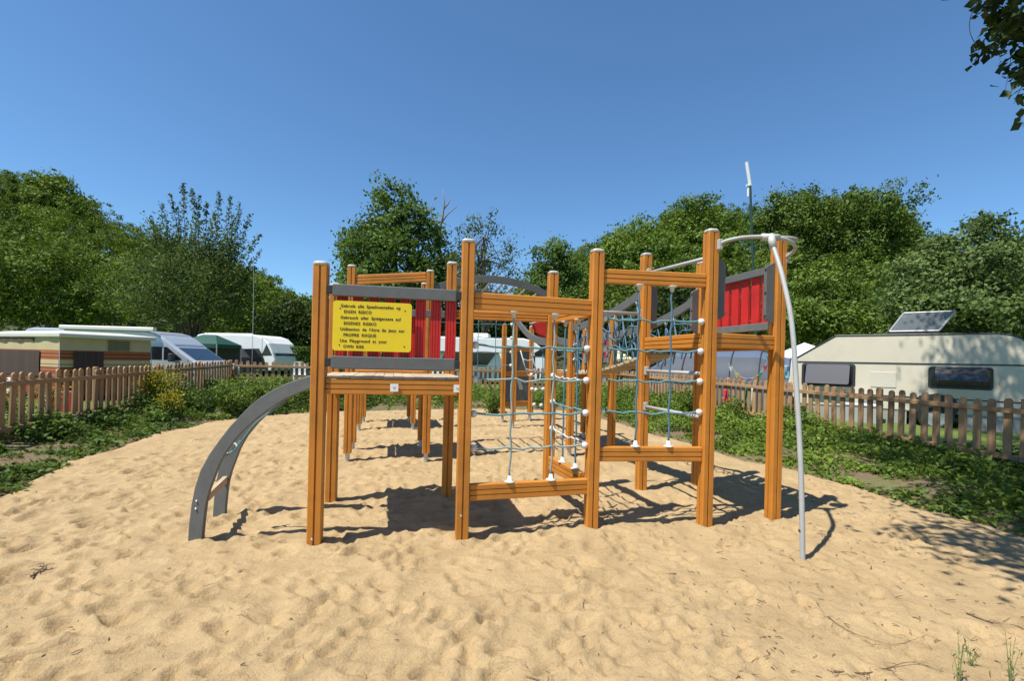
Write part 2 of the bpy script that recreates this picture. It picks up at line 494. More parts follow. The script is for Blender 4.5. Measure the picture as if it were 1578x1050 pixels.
def sand_z(X, Y):
    z = (vnoise(X, Y, 1.3, 31, 2) - 0.5) * 0.024 + (vnoise(X, Y, 0.20, 33, 2) - 0.5) * 0.018 + (vnoise(X, Y, 0.075, 36, 3) - 0.5) * 0.024
    ax = X[0]; ay = Y[:, 0]
    for (x, y, L, Wd, an, dp) in DENTS:
        i0, i1 = np.searchsorted(ax, (x - 0.42, x + 0.42)); j0, j1 = np.searchsorted(ay, (y - 0.42, y + 0.42))
        if i1 <= i0 or j1 <= j0: continue
        dx = X[j0:j1, i0:i1] - x; dy = Y[j0:j1, i0:i1] - y
        c, s = math.cos(an), math.sin(an)
        q = ((dx * c + dy * s) / L) ** 2 + ((-dx * s + dy * c) / Wd) ** 2
        z[j0:j1, i0:i1] += -dp * np.exp(-q ** 3 * 0.8) + dp * 0.55 * np.exp(-(np.sqrt(q) - 1.45) ** 2 * 6)
    for (px_, py_) in ((485, 841), (711, 831), (910, 815), (1085, 812), (1190, 803), (510, 775), (688, 768), (844, 766), (987, 758), (1074, 751)):
        g_ = G(px_, py_); r_ = np.hypot(X - g_.x, Y - g_.y)
        z = z * (1 - 0.7 * np.exp(-(r_ / 0.15) ** 2)) + 0.022 * np.exp(-((r_ - 0.085) / 0.06) ** 2) * (0.5 + vnoise(X, Y, 0.11, 77))
    z = z - 0.018 * np.exp(-((X - 0.15) ** 2 / 0.5 + (Y - 3.4) ** 2 / 0.12))
    m = inside(X, Y)
    return z * np.clip(m * 3 + 0.5, 0, 1) + np.where(m < 0, m * 0.5, 0) + 0.005
sx = np.concatenate([np.arange(-9.0, -5.0, 0.05), np.arange(-5.0, 5.0, 0.021), np.arange(5.0, 6.6, 0.05)])
sy = np.concatenate([np.arange(-5, 0.6, 0.15), np.arange(0.6, 1.2, 0.03), np.arange(1.2, 4.2, 0.016), np.arange(4.2, 6.0, 0.025), np.arange(6.0, 13.5, 0.05)])
sand = link('sand', grid_mesh('sand', sx, sy, sand_z, keep=lambda X, Y: inside(X, Y) > -0.2), sand_material())
tag(sand, kind='structure')

# ------------------------------------------------------------------ hills
# crest of the wooded skyline in the photo: x, y of tree tops
CR = [(-700, 200), (-300, 225), (-60, 250), (0, 262), (60, 268), (120, 300), (200, 345), (260, 368), (330, 390), (400, 415), (440, 445), (475, 458), (520, 470), (600, 480), (700, 480),
      (780, 465), (820, 425), (860, 395), (900, 380), (940, 362), (1000, 348), (1060, 318), (1100, 312), (1180, 318), (1230, 305), (1290, 300), (1350, 300), (1390, 320), (1420, 350),
      (1460, 385), (1520, 400), (1600, 400), (1800, 400), (2400, 420)]
crr = np.array([uv(*p)[0] / F for p in CR]); cre = np.array([-uv(*p)[1] / F for p in CR])
HD0, HD1 = 44.0, 92.0
def hill_h(X, Y):
    r = X / np.maximum(Y, 1.0)
    e = np.interp(r, crr, cre)
    top = np.maximum(EYE + e * HD1 - 9.0, 0.0)
    t = np.clip((Y - HD0) / (HD1 - HD0), 0, 1); t = t * t * (3 - 2 * t) * 0.45 + t * 0.55
    return top * t
rr = np.linspace(-1.75, 2.0, 90); dd = np.linspace(HD0 - 1, 130, 50)
R_, D_ = np.meshgrid(rr, dd)
hv = np.stack([R_ * D_, D_, np.where(D_ < HD0, -1.0, hill_h(R_ * D_, D_)) - np.clip(D_ - HD1, 0, 100) * 0.25], -1).reshape(-1, 3)
ii = np.arange(len(hv)).reshape(len(dd), len(rr))
hf = np.stack([ii[:-1, :-1], ii[:-1, 1:], ii[1:, 1:], ii[1:, :-1]], -1).reshape(-1, 4)
M_floor = mat('forest_floor', (0.045, 0.055, 0.02), 0.95, 0.4, 0.4, ob=False)
hill = link('hill', np_mesh('hill', hv, hf), M_floor)
tag(hill, kind='structure')

# ------------------------------------------------------------------ leaves
def leaf_quads(c, size, rng, up=0.5, aspect=0.55, axis=None, fold=0.10, out=None):
    n = len(c)
    a = rng.normal(size=(n, 3)) if axis is None else axis + rng.normal(size=(n, 3)) * 0.45
    a[:, 2] -= 0.15 if axis is None else 0
    a /= np.linalg.norm(a, axis=1, keepdims=True) + 1e-9
    nn = rng.normal(size=(n, 3)) * (1.0 if out is None else 0.6); nn[:, 2] += up * 2 if out is None else up
    if out is not None: nn = nn + out * 1.6
    b = np.cross(nn, a); b /= np.linalg.norm(b, axis=1, keepdims=True) + 1e-9
    no = np.cross(a, b)
    s = (size * np.ones(n))[:, None]
    v = np.stack([c - a * s * 0.5, c - b * s * aspect * 0.5 + no * s * fold + a * s * 0.05, c + a * s * 0.5, c + b * s * aspect * 0.5 + no * s * fold + a * s * 0.05], 1)
    return v.reshape(-1, 3)
def quads_mesh(name, v):
    return np_mesh(name, v, np.arange(len(v)).reshape(-1, 4))

def lobe_points(lobes, n, rng, shell=0.45):
    lo = np.array(lobes, float)
    w = lo[:, 3] * lo[:, 4] * lo[:, 5]; w = (w ** 0.8); w /= w.sum()
    k = rng.choice(len(lo), n, p=w)
    d = rng.normal(size=(n, 3)); d /= np.linalg.norm(d, axis=1, keepdims=True)
    r = (shell + (1 - shell) * rng.random(n)) ** 0.8
    r *= 1 + 0.17 * rng.normal(size=n)
    return lo[k, :3] + d * r[:, None] * lo[k, 3:6], d

def crown_mesh(name, lobes, nclump, nleaf, clump, size, rng, up=0.5, aspect=0.6, shell=0.45):
    p, d = lobe_points(lobes, nclump, rng, shell)
    c = np.repeat(p, nleaf, 0) + rng.normal(size=(nclump * nleaf, 3)) * clump * np.repeat(rng.uniform(0.6, 1.25, nclump), nleaf)[:, None] * np.array([1, 1, 0.7])
    sz = size * rng.uniform(0.6, 1.3, len(c))
    return quads_mesh(name, leaf_quads(c, sz, rng, up, aspect, out=np.repeat(d, nleaf, 0))), p

def trunk_mb(base, targets, h0, r0, rng, mid=None):
    """tapered trunk with limbs bending to the target points"""
    mb = MB(); base = Vector(base)
    top = Vector(mid) if mid is not None else base + Vector((rng.normal() * 0.15, rng.normal() * 0.15, h0))
    k = 6
    pts = []; rs = []
    for i in range(k + 1):
        t = i / k
        pts.append(base.lerp(top, t) + Vector((math.sin(t * 5) * r0 * 0.35, math.cos(t * 4) * r0 * 0.35, 0)))
        rs.append(r0 * (1.35 - 0.5 * min(1, t * 4) - 0.45 * t) if t < 0.25 else r0 * (0.95 - 0.5 * t))
    mb.tube(pts, rs, 8)
    for tg in targets:
        tg = Vector(tg)
        t = rng.uniform(0.35, 1.0)
        s = pts[int(round(t * k))]
        m1 = s.lerp(tg, 0.45) + Vector((rng.normal() * 0.15, rng.normal() * 0.15, (tg - s).length * 0.12))
        ra = r0 * 0.42 * (1.2 - 0.5 * t)
        mb.tube([s, s.lerp(m1, 0.5) + Vector((0, 0, 0.03)), m1, m1.lerp(tg, 0.5), tg], [ra, ra * 0.75, ra * 0.5, ra * 0.3, ra * 0.12], 5)
    return mb

# ------------------------------------------------------------------ woods on the hills (far mass)
def wood(name, rmin, rmax, label, matl, seed, spacing):
    rng = np.random.default_rng(seed)
    chunks = []; tints = []
    d = HD0 - 2
    while d < HD1 + 8:
        r = rmin + rng.random() * spacing / d
        while r < rmax:
            D = d + rng.uniform(-2, 2); X = (r + rng.normal() * 0.006) * D
            z = float(hill_h(np.array([X]), np.array([D]))[0])
            e = float(np.interp(r, crr, cre))
            cap = EYE + e * D                         # keep the tree tops at the skyline
            h = rng.uniform(8.0, 12.5)
            if D > HD1 - 10: h = min(h, max(4.5, cap - z + rng.uniform(-0.8, 0.8)))
            else: h = min(h, max(5.0, cap - z + rng.uniform(-2, 0.2)))
            slim = rng.random() < 0.3; w = (rng.uniform(1.5, 2.2) if slim else rng.uniform(2.4, 3.9)) * (h / 10); lsz = rng.uniform(0.7, 1.3)
            lob = [(X, D, z + h * 0.60, w, w, h * 0.40)]
            for q in range(10):
                an = rng.random() * 6.28
                lob.append((X + math.cos(an) * w * 0.70, D + math.sin(an) * w * 0.70, z + h * rng.uniform(0.36, 0.88), *[w * rng.uniform(0.30, 0.48)] * 2, h * rng.uniform(0.09, 0.15)))
            for q in range(3):                               # leading shoots
                lob.append((X + rng.normal() * w * 0.35, D + rng.normal() * w * 0.35, z + h * rng.uniform(0.9, 1.0), w * 0.16, w * 0.16, h * rng.uniform(0.06, 0.10)))
            nc = 70
            p, dr = lobe_points(lob, nc, rng, 0.60)
            nl = 42
            tints.append(np.full(nc * nl, np.clip(rng.normal(0.5, 0.2), 0, 1)))
            c = np.repeat(p, nl, 0) + rng.normal(size=(nc * nl, 3)) * 0.26 * np.array([1, 1, 0.6])
            chunks.append(leaf_quads(c, lsz * rng.uniform(0.15, 0.33, len(c)), rng, 0.5, 0.7, out=np.repeat(dr, nl, 0)))
            r += spacing / D * rng.uniform(0.8, 1.25)
        d += spacing * 0.86
    v = np.concatenate(chunks)
    o = link(name, quads_mesh(name, v), matl)
    o.data.attributes.new('tint', 'FLOAT', 'FACE').data.foreach_set('value', np.concatenate(tints).astype(np.float32))
    tag(o, label, 'wood', kind='stuff')
    return o
L_wood1 = leaf_mat('wood_leaves_left', (0.024, 0.056, 0.005), (0.150, 0.218, 0.018), 0.2, 0.09, True)
L_wood2 = leaf_mat('wood_leaves_right', (0.028, 0.060, 0.007), (0.150, 0.218, 0.024), 0.2, 0.09, True)
wood('woodland', -1.55, -0.13, 'dense green wood covering the hillside behind the campervan', L_wood1, 41, 5.0)
wood('woodland', -0.13, 1.55, 'dense green wood covering the hillside behind the blue tent and cream caravan', L_wood2, 42, 4.9)

# ------------------------------------------------------------------ single trees
def lobes_from_photo(base, D, items):
    """items: photo x, y of a lobe centre, half width and half height in photo pixels"""
    out = []
    for (x, y, hw, hh) in items:
        p = P(x, y, D); k = D / F
        out.append((p.x, p.y + RNG.normal() * hw * k * 0.35, p.z, hw * k, hw * k * 0.9, hh * k))
    return out
def tree(name, label, basepx, D, items, matl, nclump, nleaf, clump, size, r0, nlimb=9, shell=0.4, seed=1, up=0.5, aspect=0.6, group=None, trunk_h=None, z0=0.05):
    rng = np.random.default_rng(seed)
    b = P(basepx, 560, D); base = Vector((b.x, D, z0))
    t = thing(name, label, 'tree', base, group)
    lob = lobes_from_photo(base, D, items)
    lob = [(l[0] - base.x, l[1] - base.y, l[2] - base.z, *l[3:]) for l in lob]
    cm, pts = crown_mesh('crown', lob, nclump, nleaf, clump, size, rng, up, aspect, shell)
    zmax = max(l[2] for l in lob); zmin = min(l[2] for l in lob)
    tr = trunk_mb((0, 0, -0.2), [Vector(pts[rng.integers(len(pts))]) * 0.96 for _ in range(nlimb)] + [Vector(l[:3]) for l in lob], 0, r0, rng, mid=(sum(l[0] for l in lob) / len(lob) * 0.4, 0, trunk_h or (zmin + zmax) * 0.55))
    tr.build('trunk', M_bark, t, smooth=True)
    cr_ = link('crown', cm, matl, t)
    cm.attributes.new('tint', 'FLOAT', 'FACE').data.foreach_set('value', np.full(len(cm.polygons), rng.uniform(0.35, 0.7), dtype=np.float32))
    return t
L_maple = leaf_mat('maple_leaves', (0.028, 0.064, 0.008), (0.120, 0.195, 0.028), 0.3, 0.5)
L_cherry = leaf_mat('cherry_leaves', (0.030, 0.056, 0.011), (0.105, 0.150, 0.032), 0.3, 0.6)
L_bushy = leaf_mat('pale_bushy_leaves', (0.040, 0.075, 0.016), (0.150, 0.210, 0.055), 0.3, 0.5)
L_dark = leaf_mat('dark_leaves', (0.015, 0.032, 0.006), (0.060, 0.095, 0.015), 0.3, 0.5)
L_light = leaf_mat('fresh_leaves', (0.035, 0.078, 0.006), (0.150, 0.225, 0.020), 0.3, 0.4)

tree('maple_tree', 'tall pointed leafy tree rising behind the yellow sign', 605, 30,
     [(592, 300, 22, 38), (628, 305, 14, 34), (610, 345, 52, 42), (560, 375, 34, 34), (650, 350, 26, 34), (600, 400, 72, 45), (550, 420, 34, 30), (665, 405, 45, 40), (690, 440, 32, 30), (600, 450, 92, 34), (665, 365, 18, 30), (575, 330, 22, 30)],
     L_maple, 500, 44, 0.32, 0.25, 0.30, 14, 0.35, 3)
tree('sapling_tree', 'thin sparse tree with airy leaves right of the tall pointed tree', 742, 27,
     [(735, 350, 26, 32), (715, 375, 20, 30), (760, 350, 15, 26), (740, 410, 45, 36), (785, 400, 18, 34), (790, 430, 20, 25), (720, 440, 34, 26), (700, 400, 14, 25), (757, 330, 8, 18), (782, 380, 8, 18)],
     L_cherry, 230, 14, 0.22, 0.18, 0.13, 70, 0.15, 4, aspect=0.5)
def spire_tree():
    """loose cherry tree: dense low crown, upright leafy shoots on top"""
    rng = np.random.default_rng(9)
    D = 31.0
    b = P(292, 560, D); base = Vector((b.x, D, 0.05))
    t = thing('cherry_tree', 'loose cherry tree with upright leafy shoots behind the campervan', 'tree', base)
    lob = lobes_from_photo(base, D, [(300, 440, 92, 52), (250, 420, 48, 40), (350, 430, 44, 48), (300, 385, 55, 30), (265, 370, 28, 24), (345, 390, 35, 35), (240, 465, 40, 28), (360, 470, 30, 30), (300, 480, 70, 25)])
    lob = [(l[0] - base.x, l[1] - base.y, l[2] - base.z, *l[3:]) for l in lob]
    p, _ = lobe_points(lob, 560, rng, 0.25)
    c = np.repeat(p, 26, 0) + rng.normal(size=(560 * 26, 3)) * 0.32
    mbs = trunk_mb((0, 0, -0.2), [Vector(p[rng.integers(len(p))]) for _ in range(26)], 0, 0.17, rng, mid=(0.3, 0, 3.0))
    shoots = [(282, 282, 290, 400), (296, 292, 300, 400), (306, 302, 308, 395), (338, 296, 330, 400), (355, 302, 345, 410), (370, 312, 355, 410), (262, 300, 280, 390), (248, 312, 272, 395),
              (318, 312, 315, 400), (386, 330, 360, 420), (400, 362, 365, 430), (404, 385, 365, 440), (232, 338, 265, 410), (275, 320, 285, 400), (362, 330, 350, 415), (330, 330, 325, 410), (395, 412, 360, 450)]
    extra = []
    for (x1, y1, x0, y0) in shoots:
        a = P(x0, y0, D + rng.normal() * 0.8) - base; e = P(x1, y1, D + rng.normal() * 0.9) - base
        m = a.lerp(e, 0.5) + Vector((rng.normal() * 0.1, rng.normal() * 0.1, 0))
        mbs.tube([a, m, e], [0.03, 0.02, 0.006], 4)
        n = int((e - a).length * 44)
        for q in range(n):
            tt = rng.random() ** 0.8
            pt = (a.lerp(m, tt * 2) if tt < 0.5 else m.lerp(e, tt * 2 - 1))
            extra.append(np.array(pt) + rng.normal(size=3) * (0.16 * (1.25 - tt) + 0.03))
    c = np.concatenate([c, np.array(extra)])
    mbs.build('trunk', M_bark, t, smooth=True)
    link('crown', quads_mesh('crown', leaf_quads(c, rng.uniform(0.13, 0.27, len(c)), rng, 0.4, 0.5)), L_cherry, t)
spire_tree()
tree('broad_tree', 'broad dark leafy tree at the left edge behind the striped trailer tent', 70, 34,
     [(60, 420, 80, 55), (10, 450, 60, 50), (120, 440, 60, 50), (80, 380, 45, 32), (150, 470, 40, 35), (40, 480, 80, 28), (110, 485, 60, 25)],
     L_wood1, 420, 34, 0.40, 0.26, 0.24, 12, 0.3, 12)
tree('round_tree', 'dark rounded tree left of the hillside wood above the grey arch', 852, 40,
     [(850, 400, 30, 26), (830, 425, 24, 26), (875, 420, 24, 26), (850, 450, 45, 30), (850, 480, 50, 26), (862, 385, 14, 14)],
     L_maple, 300, 32, 0.40, 0.28, 0.25, 8, 0.45, 13)
tree('dark_tree', 'small dark tree above the clipped hedge left of the front post', 452, 36,
     [(452, 480, 36, 26), (430, 500, 30, 24), (475, 495, 24, 26), (455, 515, 50, 20), (490, 480, 18, 22)],
     L_dark, 240, 30, 0.35, 0.26, 0.2, 6, 0.4, 14)
tree('crest_tree', 'tall tree crowning the right hillside, highest of the wood', 1335, 62,
     [(1325, 300, 26, 18), (1355, 303, 26, 20), (1335, 330, 55, 30), (1375, 335, 32, 30), (1300, 340, 34, 30), (1340, 375, 72, 40), (1390, 370, 30, 30)],
     L_wood2, 420, 30, 0.5, 0.42, 0.35, 10, 0.45, 15, trunk_h=14.0)
tree('crest_tree', 'pale green bushy tree on the right hillside left of the antenna mast', 1085, 60,
     [(1092, 312, 20, 20), (1062, 320, 18, 18), (1080, 345, 45, 30), (1040, 350, 30, 26), (1085, 385, 60, 34), (1120, 350, 22, 26)],
     L_light, 360, 30, 0.5, 0.42, 0.3, 8, 0.45, 16, trunk_h=12.0)
tree('crest_tree', 'dark green tree on the right hillside just right of the antenna mast', 1225, 63,
     [(1232, 308, 30, 18), (1200, 318, 26, 20), (1260, 322, 26, 20), (1225, 345, 55, 30), (1235, 385, 68, 36), (1178, 340, 24, 26)],
     L_wood2, 380, 30, 0.5, 0.42, 0.3, 8, 0.45, 17, trunk_h=12.0)
tree('crest_tree', 'wide tree low on the right hillside above the top beam between the posts', 985, 52,
     [(985, 362, 30, 20), (955, 380, 34, 22), (1015, 375, 34, 24), (985, 405, 62, 34), (930, 405, 30, 26)],
     L_light, 360, 30, 0.45, 0.36, 0.3, 8, 0.45, 18, trunk_h=9.0)
tree('crest_tree', 'tufted tree on the crest of the left hill near the picture edge', 88, 78,
     [(88, 276, 16, 12), (62, 285, 26, 14), (95, 295, 28, 18), (75, 320, 48, 28), (118, 325, 26, 24)],
     L_wood1, 300, 30, 0.6, 0.5, 0.3, 8, 0.45, 19, trunk_h=26.0)
tree('ash_tree', 'large pale leafy tree behind the right end of the cream caravan', 1480, 21,
     [(1505, 355, 34, 26), (1460, 385, 30, 26), (1550, 375, 34, 26), (1500, 410, 75, 42), (1420, 430, 46, 40), (1570, 430, 50, 42), (1480, 470, 110, 40), (1400, 480, 48, 34), (1590, 490, 60, 40), (1390, 455, 30, 26), (1530, 345, 20, 16), (1440, 520, 80, 26), (1540, 520, 80, 26)],
     L_bushy, 800, 36, 0.26, 0.19, 0.2, 16, 0.35, 20)
tree('hazel_tree', 'leafy green tree behind the blue tent, low on the hillside', 1290, 30,
     [(1280, 440, 50, 30), (1240, 470, 46, 30), (1320, 465, 44, 32), (1270, 500, 70, 30), (1350, 500, 44, 28), (1200, 500, 40, 28)],
     L_wood2, 420, 34, 0.34, 0.24, 0.2, 10, 0.4, 22)
tree('beech_tree', 'green tree framed between the two tall right posts behind the net', 1040, 30,
     [(1040, 450, 44, 30), (1000, 480, 46, 30), (1080, 480, 44, 32), (1130, 470, 44, 36), (1040, 510, 70, 28), (950, 500, 34, 26), (1150, 510, 40, 24)],
     L_dark, 420, 34, 0.34, 0.24, 0.2, 10, 0.4, 23)
tree('plum_tree', 'dark leafy tree behind the white caravan in the middle', 770, 32,
     [(745, 485, 40, 24), (790, 490, 40, 26), (700, 490, 36, 24), (830, 490, 34, 26), (760, 515, 80, 22), (640, 490, 40, 26), (880, 500, 30, 24)],
     L_dark, 380, 32, 0.36, 0.26, 0.2, 9, 0.4, 24)
# bare tree
def bare_tree():
    rng = np.random.default_rng(31); D = 31.0
    b = P(686, 560, D); base = Vector((b.x, D, 0.05))
    t = thing('dead_tree', 'bare dead tree with forked grey branches beside the tall pointed tree', 'tree', base)
    mb = MB()
    def q(x, y): return P(x, y, D) - base
    mb.tube([Vector((0, 0, -0.2)), q(688, 470), q(680, 400), q(674, 365), q(682, 335), q(685, 312), q(682, 290)], [0.17, 0.14, 0.12, 0.10, 0.07, 0.045, 0.015], 6)
    for br in ([(679, 345), (690, 330), (704, 318)], [(676, 362), (670, 345), (664, 325), (666, 312)], [(674, 380), (684, 372), (690, 355)], [(678, 395), (668, 378), (662, 362)], [(684, 322), (690, 315), (694, 306)], [(680, 410), (692, 398), (700, 380)]):
        pp = [q(*p_) for p_ in br]
        mb.tube(pp, [0.055 * (1 - i / len(pp)) + 0.010 for i in range(len(pp))], 5)
    mb.build('trunk', mat('dead_wood', (0.20, 0.17, 0.14), 0.9, 0.2, 6), t, smooth=True)
bare_tree()
# big tree standing right of the camera, its hanging boughs reach into the picture
def near_tree():
    rng = np.random.default_rng(55)
    base = Vector((7.3, 2.6, 0.05))
    t = thing('birch_tree', 'dark hanging leafy boughs of a near tree at the top right corner', 'tree', base)
    mb = MB()
    mb.tube([(0, 0, -0.2), (0.02, 0, 1.2), (-0.05, 0.05, 2.6), (0.02, 0.1, 4.5), (-0.1, 0.1, 6.5), (0, 0, 9.5)], [0.24, 0.19, 0.17, 0.15, 0.10, 0.03], 9)
    def limb(e, z, r=0.06):
        s = Vector((0, 0.05, z)); e = Vector(e) - base; L = (e - s).length
        m = s.lerp(e, 0.5) + Vector((rng.normal() * 0.15, rng.normal() * 0.15, L * 0.12))
        mb.tube([s, s.lerp(m, 0.5) + Vector((0, 0, L * 0.04)), m, m.lerp(e, 0.5) + Vector((0, 0, L * 0.03)), e], [r, r * 0.8, r * 0.55, r * 0.35, r * 0.12], 6)
    cs = []
    def twig_leaves(a, e, n, spread):
        a = Vector(a); e = Vector(e); m = a.lerp(e, 0.5) + Vector((rng.normal() * 0.03, rng.normal() * 0.03, 0))
        mb.tube([a - base, m - base, e - base], [0.005, 0.0035, 0.0015], 3)
        for q in range(n):
            tt = rng.random(); p = a.lerp(m, tt * 2) if tt < 0.5 else m.lerp(e, tt * 2 - 1)
            cs.append(np.array(p - base) + rng.normal(size=3) * spread)
    # the boughs that hang into the upper right corner of the view
    for (x0, y0, x1, y1, n) in ((1535, -70, 1520, 22, 26), (1550, -60, 1530, 45, 34), (1565, -50, 1548, 50, 40), (1580, -40, 1560, 55, 40), (1590, -30, 1578, 60, 36),
                                (1562, 20, 1536, 72, 24), (1545, 30, 1502, 96, 22), (1572, 30, 1540, 92, 16), (1585, 30, 1570, 105, 30), (1592, 60, 1573, 130, 28), (1575, 80, 1544, 118, 9),
                                (1590, 90, 1562, 160, 14), (1585, 120, 1570, 190, 7), (1598, 100, 1576, 196, 10), (1600, -20, 1590, 120, 40), (1610, 20, 1600, 160, 34), (1555, 0, 1549, 140, 3), (1545, 40, 1541, 80, 10), (1520, 2, 1512, 20, 5)):
        D = 4.2 + rng.uniform(-0.35, 0.35)
        twig_leaves(P(x0, y0, D), P(x1, y1, D + rng.normal() * 0.1), int(n * 1.7), 0.042)
    for (x, y) in ((1540, -70), (1580, -45), (1600, 40), (1560, 10)):
        limb(P(x, y, 4.2), rng.uniform(4.0, 5.4), 0.035)
    mb.tube([p - base for p in spline([P(1532, -10, 4.1), P(1510, 2, 4.1), P(1496, 25, 4.1), P(1495, 50, 4.1), P(1505, 70, 4.1)])], 0.0035, 4)
    n_twig = len(cs)
    # the rest of the crown, above and right of the view
    def in_view(p, mg=0.0):
        return p.y > 0.2 and abs(p.x) < (1.14 + mg) * p.y and (p.z - EYE) < (0.80 + mg) * p.y
    k = 0; tries = 0
    while k < 500 and tries < 60000:
        tries += 1
        if k < 44: p = Vector((rng.uniform(1.4, 2.9), rng.uniform(1.5, 2.5), rng.uniform(4.3, 5.1)))
        elif k < 90: p = Vector((rng.uniform(2.0, 4.2), rng.uniform(1.4, 3.6), rng.uniform(4.6, 6.5)))
        elif k < 260: p = Vector((rng.uniform(2.3, 6.2), rng.uniform(2.6, 6.4), rng.uniform(5.6, 9.5)))
        elif k < 360: p = Vector((rng.uniform(5.6, 8.6), rng.uniform(5.5, 8.6), rng.uniform(8.0, 10.5)))
        else:
            d = rng.normal(size=3); d /= np.linalg.norm(d); r = rng.uniform(0.5, 1.0)
            p = Vector((6.3 + d[0] * 4.0 * r, 4.4 + d[1] * 4.4 * r, 7.4 + d[2] * 3.0 * r))
        if in_view(p, 0.12): continue
        k += 1
        nl = 42 if k < 44 else 85
        c = rng.normal(size=(nl, 3)) * np.array([0.22, 0.22, 0.16]) + np.array(p - base)
        cs.extend(list(c))
        if k % 5 == 0: limb(p, rng.uniform(3.6, 7.5), 0.05)
    mb.build('trunk', M_bark, t, smooth=True)
    c = np.array(cs); wl_ = c + np.array(base)
    seen = (wl_[:, 1] > 0.2) & (np.abs(wl_[:, 0]) < 1.14 * wl_[:, 1]) & (wl_[:, 2] - EYE < 0.80 * wl_[:, 1])
    seen[:n_twig] = False
    c = c[~seen]
    link('crown', quads_mesh('crown', leaf_quads(c, rng.uniform(0.05, 0.11, len(c)), rng, 0.3, 0.8)), L_dark, t)
near_tree()

# ------------------------------------------------------------------ hedge
def hedge():
    rng = np.random.default_rng(61)
    a = P(405, 560, 27.0); bq = P(600, 560, 29.0)
    t = thing('hedge', 'clipped green hedge beyond the back fence left of the front post', 'hedge', (a.x, a.y, 0.05))
    L = (bq - a).length; ang = math.atan2(bq.y - a.y, bq.x - a.x); t.rotation_euler.z = ang
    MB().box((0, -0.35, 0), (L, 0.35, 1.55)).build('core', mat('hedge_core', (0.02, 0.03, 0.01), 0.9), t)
    n = 16000
    c = np.stack([rng.random(n) * L, rng.uniform(-0.5, 0.5, n), rng.random(n) * 1.85], 1)
    k = rng.random(n) < 0.5
    c[k, 1] = -0.5 + rng.normal(size=k.sum()) * 0.05
    link('foliage', quads_mesh('foliage', leaf_quads(c, rng.uniform(0.08, 0.18, n), rng, 0.3, 0.6)), L_maple, t)
hedge()

# ------------------------------------------------------------------ playground frame
ROT = math.radians(10.6)
E = Vector((math.cos(ROT), math.sin(ROT), 0)); N = Vector((-math.sin(ROT), math.cos(ROT), 0))
WM = {}
def th(name, label, cat, loc, group=None, rz=0.0):
    o = thing(name, label, cat, loc, group, rz)
    WM[o.name] = Matrix.Translation(loc) @ Matrix.Rotation(rz, 4, 'Z')
    return o
def put(name, me, m, parent, M=None, bevel=0.0):
    """link a mesh whose coordinates are given in the frame M (world)"""
    M = Matrix.Identity(4) if M is None else M
    o = bpy.data.objects.new(name, me if not isinstance(me, MB) else me.mesh(name))
    C.objects.link(o)
    if not o.data.materials: o.data.materials.append(m)
    o.parent = parent
    WM[o.name] = M.copy()
    o.matrix_local = WM[parent.name].inverted() @ M
    if bevel:
        bv = o.modifiers.new('edge', 'BEVEL'); bv.width = bevel; bv.segments = 2; bv.limit_method = 'ANGLE'; bv.angle_limit = math.radians(40)
    return o
def smooth(o):
    o.data.polygons.foreach_set('use_smooth', [True] * len(o.data.polygons)); return o

def grooved(w, d, gl, gw=0.006, gd=0.009, ch=0.005, only=None):
    """outline of a w x d section (y,z / x,y) with V-grooves at the given fractions on each side"""
    hw, hd = w / 2, d / 2
    pts = []
    def side(p0, p1, nrm, L, fr):
        t = ((p1[0] - p0[0]) / L, (p1[1] - p0[1]) / L)
        pts.append((p0[0] + t[0] * ch, p0[1] + t[1] * ch))
        for f in fr:
            for (o, dd) in ((-gw / 2, 0), (-gw / 4, gd), (gw / 4, gd), (gw / 2, 0)):
                pts.append((p0[0] + t[0] * (L * f + o) - nrm[0] * dd, p0[1] + t[1] * (L * f + o) - nrm[1] * dd))
        pts.append((p1[0] - t[0] * ch, p1[1] - t[1] * ch))
    A = gl if only != 'd' else []; B = gl if only != 'w' else []
    side((-hw, -hd), (hw, -hd), (0, -1), w, A)
    side((hw, -hd), (hw, hd), (1, 0), d, B)
    side((hw, hd), (-hw, hd), (0, 1), w, A)
    side((-hw, hd), (-hw, -hd), (-1, 0), d, B)
    return pts
POST_W = 0.097
_post_cache = {}
